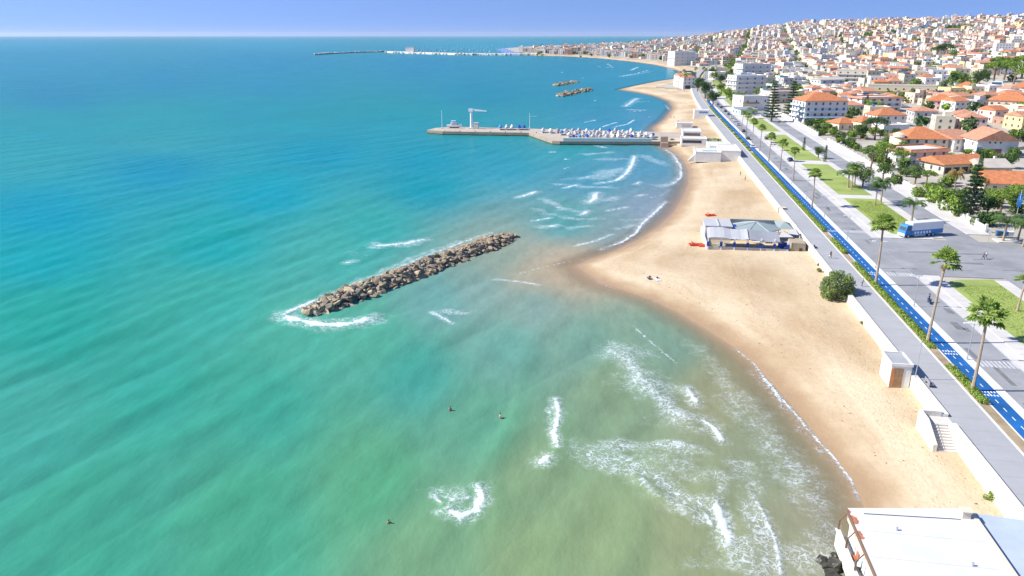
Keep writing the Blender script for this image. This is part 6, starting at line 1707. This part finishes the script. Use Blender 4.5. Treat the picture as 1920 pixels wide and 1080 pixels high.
WC = [('white','white',11),('cream','cream',5),('beige','beige',4.5),('peach','peach',3),('pink','pink',1.6),('grey','grey',2.5),('yellow','yellow',.9),('ochre','ochre',.4),('pale_blue','pale blue',.8),('pale_green','pale green',.7),('brick','bare brick',.6)]
NUM = ['one','two','three','four','five']
specs = []
for i in idx:
    x, y, z = CX[i,0], CX[i,1], cz[i]
    w_, d_ = rr.uniform(9,14.2), rr.uniform(9.5,14.5)
    if y > 800 and rr.random() < .14: w_ = rr.uniform(16,26)
    st_ = rr.choices([1,2,3,4,5],[1.2,3.2,3,1.4,.5])[0]
    if y < 760: st_ = min(st_, 2)
    elif y < 1100: st_ = min(st_, 3)
    wc = rr.choices(WC, [c[2] for c in WC])[0]
    tile_p = .75 if y < 760 and x/y > .2 else .30 if x/y > .22 else .16
    rk = 'hip' if rr.random() < tile_p*.6 else 'gx' if rr.random() < tile_p*.5 else 'flat'
    specs.append((x, y, z, w_, d_, st_, wc, rk, rr.uniform(-.16,.16)+(.35 if (int(x//180)+int(y//220)) % 3 == 0 else 0)))
dist = [math.hypot(s[0], s[1])/(s[5]+1.5) for s in specs]
order = sorted(range(len(specs)), key=lambda i: dist[i])
ROOFW = {'flat':'flat roof','hip':'hipped terracotta roof','gx':'ridged terracotta roof'}
FEAT = [('plain','')]+[(f, ' and '+n) for f, n in (('tank','a blue roof tank'),('stair','a rooftop stair head'),('awning','an orange awning'),('solar','dark solar panels'),('balcony','long front balconies'),('greenawn','a green awning'),('chimney','a tall chimney'),('porch','a white side porch'),('pergola','a roof pergola'),('garage','a dark garage door'),('redwall','a red painted base'))]
ROOM = {'flat':[f for f in FEAT], 'hip':[f for f in FEAT if f[0] in ('plain','awning','balcony','greenawn','chimney','porch','garage','redwall')], 'gx':[f for f in FEAT if f[0] in ('plain','awning','balcony','greenawn','chimney','porch','garage','redwall')]}
def bodywork(b, x0, y0, w, d, z0, h, mi): b.box(x0, x0+w, y0, y0+d, z0-5, z0+h, mi)
def win_boxes(b, w, d, h, st_, mi, ox=0, oy=0, oz=0, n=None):
    sh = h/st_
    for s in range(st_):
        nf = max(2, int(w/3.4)); nl = max(2, int(d/4))
        for i in range(nf):
            c = (i+.5)*w/nf; b.box(ox+c-.55, ox+c+.55, oy-.07, oy-.004, oz+s*sh+.9, oz+s*sh+2.3, mi)
        for i in range(nl):
            c = (i+.5)*d/nl; b.box(ox-.07, ox-.004, oy+c-.5, oy+c+.5, oz+s*sh+.9, oz+s*sh+2.3, mi)
used = set(); made = 0; far_specs = []
roofms = ['slab','slab_white','slab_white','slab','slab_grey']
for oi in order:
    x, y, z, w, d, st_, wc, rk, rot = specs[oi]
    h = st_*3.15+.4
    if made >= 270: far_specs.append(specs[oi]); continue
    feats = ROOM[rk][:]; rr.shuffle(feats)
    ft = next((f for f in feats if (wc[0], st_, rk, f[0]) not in used), None)
    if ft is None: far_specs.append(specs[oi]); continue
    used.add((wc[0], st_, rk, ft[0]))
    lb = '%s %s-storey town house with %s%s' % (wc[1], NUM[st_-1], ROOFW[rk], ft[1] if ft[1] else (' and bare front'))
    t = thing('town_house', (x, y, z), lb, 'house', 'houses of the town on the slope', rot)
    MB().box(0, w, 0, d, -5, h).build('wall', wc[0], t)
    rm = rr.choice(roofms) if rk == 'flat' else rr.choice(['tile','tile_pale','tile_pale'])
    b = MB()
    if rk == 'hip': b.hip(-.4, w+.4, -.4, d+.4, h+.003, 2.4); b.build('roof', rm, t)
    elif rk == 'gx': b.gable(-.4, w+.4, -.4, d+.4, h+.003, 2.2); b.build('roof', rm, t)
    else:
        b.box(.2, w-.2, .2, d-.2, h+.004, h+.1); rf = b.build('roof', rm, t)
        b = MB()
        for q_ in ((-.05,w+.05,-.05,.2),(-.05,w+.05,d-.2,d+.05),(-.05,.2,.2,d-.2),(w-.2,w+.05,.2,d-.2)): b.box(*q_, h, h+.85)
        b.build('parapet', wc[0], t)
    b = MB(); win_boxes(b, w, d, h, st_, 0); tag(b.build('windows', rr.choice(['glass','shutter_brown','dark','shutter_green','glass']), t), kind='stuff')
    f = ft[0]
    if f == 'tank': MB().cyl((w*.3,d*.5,h+.1),(w*.3,d*.5,h+1.9),.8,n=10).build('water_tank', 'tank', t)
    elif f == 'stair': MB().box(w*.5,w*.85,d*.4,d*.8,h+.1,h+2.7).build('stair_head', wc[0], t)
    elif f in ('awning','greenawn'):
        b = MB(); b.add([(.6,-.08,3.0),(w-.6,-.08,3.0),(w-.6,-1.7,2.3),(.6,-1.7,2.3)], [(0,1,2,3)]); b.build('awning', 'orange' if f == 'awning' else 'green_canvas', t)
    elif f == 'solar':
        b = MB(); b.add([(w*.2,d*.3,h+.3),(w*.8,d*.3,h+.3),(w*.8,d*.65,h+1.8),(w*.2,d*.65,h+1.8)], [(0,1,2,3)]); b.build('solar_panel', 'solar', t)
    elif f == 'balcony':
        for s in range(1, max(st_, 2)): b = MB().box(.4,w-.4,-1.2,-.01,s*3.15,s*3.15+.15); b.box(.4,w-.4,-1.2,-1.1,s*3.15+.15,s*3.15+1.0); b.build('balcony', 'white', t)
    elif f == 'chimney': MB().box(w*.7,w*.7+.8,d*.4,d*.4+.8,h,h+3.6).build('chimney', 'white', t)
    elif f == 'porch': MB().box(-2.4,-.02,d*.2,d*.8,-4,2.9).build('porch', 'white', t)
    elif f == 'pergola':
        b = MB()
        for i in range(6): b.box(w*.2+i*w*.1,w*.2+i*w*.1+.15,d*.2,d*.7,h+2.3,h+2.45)
        for sx in (.2,.7):
            for sy in (.2,.68): b.box(w*sx,w*sx+.2,d*sy,d*sy+.2,h,h+2.3)
        b.build('pergola', 'wood', t)
    elif f == 'garage': MB().box(w*.2,w*.62,-.1,-.02,-.5,2.6).build('garage_door', 'metal_dark', t)
    elif f == 'redwall':
        b = MB().box(-.06,w+.06,-.06,-.008,-4,1.3); b.box(-.06,-.008,-.008,d,-4,1.3); b.build('painted_base', 'shutter_red', t)
    made += 1
# everything farther: one mass of small houses and one of trees
far_mats = [c[0] for c in WC] + ['slab','slab_white','tile_pale','tile','dark']
b = MB()
for (x, y, z, w, d, st_, wc, rk, rot) in far_specs:
    h = st_*3.15+.4; mi = far_mats.index(wc[0]); n0 = len(b.v)
    b.box(0, w, 0, d, -6, h, mi)
    if rk == 'flat':
        b.box(.2, w-.2, .2, d-.2, h, h+.2, len(WC)+rr.choice((0,1,1)))
        if rr.random() < .4: b.box(w*.4, w*.8, d*.3, d*.7, h+.2, h+2.8, mi)
    else: b.hip(-.4, w+.4, -.4, d+.4, h+.003, 2.3, len(WC)+2)
    sh = h/st_
    for s in range(st_):
        for c in (.25,.72): b.box(w*c-.8, w*c+.8, -.08, -.01, s*sh+.7, s*sh+2.4, len(WC)+4)
        b.box(-.08, -.01, d*.35, d*.55, s*sh+.7, s*sh+2.4, len(WC)+4)
    ca, sa = math.cos(rot), math.sin(rot)
    for k in range(n0, len(b.v)):
        vx, vy, vz = b.v[k]; b.v[k] = (x+vx*ca-vy*sa, y+vx*sa+vy*ca, z+vz)
tag(b.build('distant_town', far_mats), 'mass of small pale houses covering the far hillside', 'town', kind='stuff')
b = MB(); spots = []
for i in empty:
    for k in range(4): spots.append((CX[i,0]+rr.uniform(0,12), CX[i,1]+rr.uniform(0,12), rr.uniform(2.6,4.8)))
LX = np.array(lanes); lsd = shore_dist(LX[:,0], LX[:,1]); lpx, lpy = vseen(LX[:,0], LX[:,1], relief(LX[:,0], LX[:,1], lsd))
lxr = LX[:,0]-bend(LX[:,1])
for i in np.where((lpx > 930) & (lpx < 1960) & (lsd > 60) & (LX[:,1] > 380) & ((lxr > np.where(LX[:,1] > 700, 73, 95)) | (lxr < 30)))[0]:
    if rr.random() < (.9 if lxr[i] < 95 else .30): spots.append((LX[i,0]+rr.uniform(0,12), LX[i,1]+rr.uniform(0,12), rr.uniform(3.0,4.8)))
for g_, r_ in groves[3:6]:
    for k in range(60): spots.append((g_.x+rr.uniform(-1,1)*r_*1.2, g_.y+rr.uniform(-1,1)*r_, rr.uniform(3.5,6.5)))
for k in range(170):
    px = rr.uniform(1000,1440); g_ = ground(px, rr.uniform(64,112)); spots.append((g_.x, g_.y, rr.uniform(2.5,5.0)))
for k in range(34):
    px = rr.uniform(1290,1900); yc = 62 - (px-1290)*.042; g_ = ground(px, yc+rr.uniform(0,8)); spots.append((g_.x, g_.y, rr.uniform(4,7)))
sx_ = np.array(spots); sz_ = relief(sx_[:,0], sx_[:,1])
for (x, y, s), z in zip(spots, sz_):
    if math.hypot(x, y) < 380 or any(math.hypot(x-a, y-c) < r for a, c, r in TAKEN): continue
    mi = rr.choice(((0,1),(0,2),(2,2,0),(3,0)))
    for j in range(3): b.leaves((x+rr.uniform(-.5,.5)*s, y+rr.uniform(-.5,.5)*s, z+s*.9+rr.uniform(-.2,.5)*s), (s*.8, s*.8, s*.75), 30, s*.30, mi, rng=rr)
tag(b.build('distant_trees', ['leaf','leaf_light','leaf_dark','leaf_olive']), 'scattered dark green trees among the houses of the far hillside', 'trees', kind='stuff')

# ================================================================== AIR
HAZE = 1.9e-5
b = MB().box(-45000, 45000, -3000, 45000, -4, 190)
m, N, L, P = new_mat('sea_haze'); N.remove(P)
pvn = N.new('ShaderNodeVolumePrincipled'); pvn.inputs['Color'].default_value = (0.80, 0.90, 1.0, 1); pvn.inputs['Density'].default_value = HAZE; pvn.inputs['Anisotropy'].default_value = 0.2
L.new(pvn.outputs[0], [n for n in N if n.type == 'OUTPUT_MATERIAL'][0].inputs['Volume'])
M['haze'] = m
tag(b.build('haze', 'haze'), 'thin bluish sea haze lying over the whole bay', 'haze', kind='stuff')
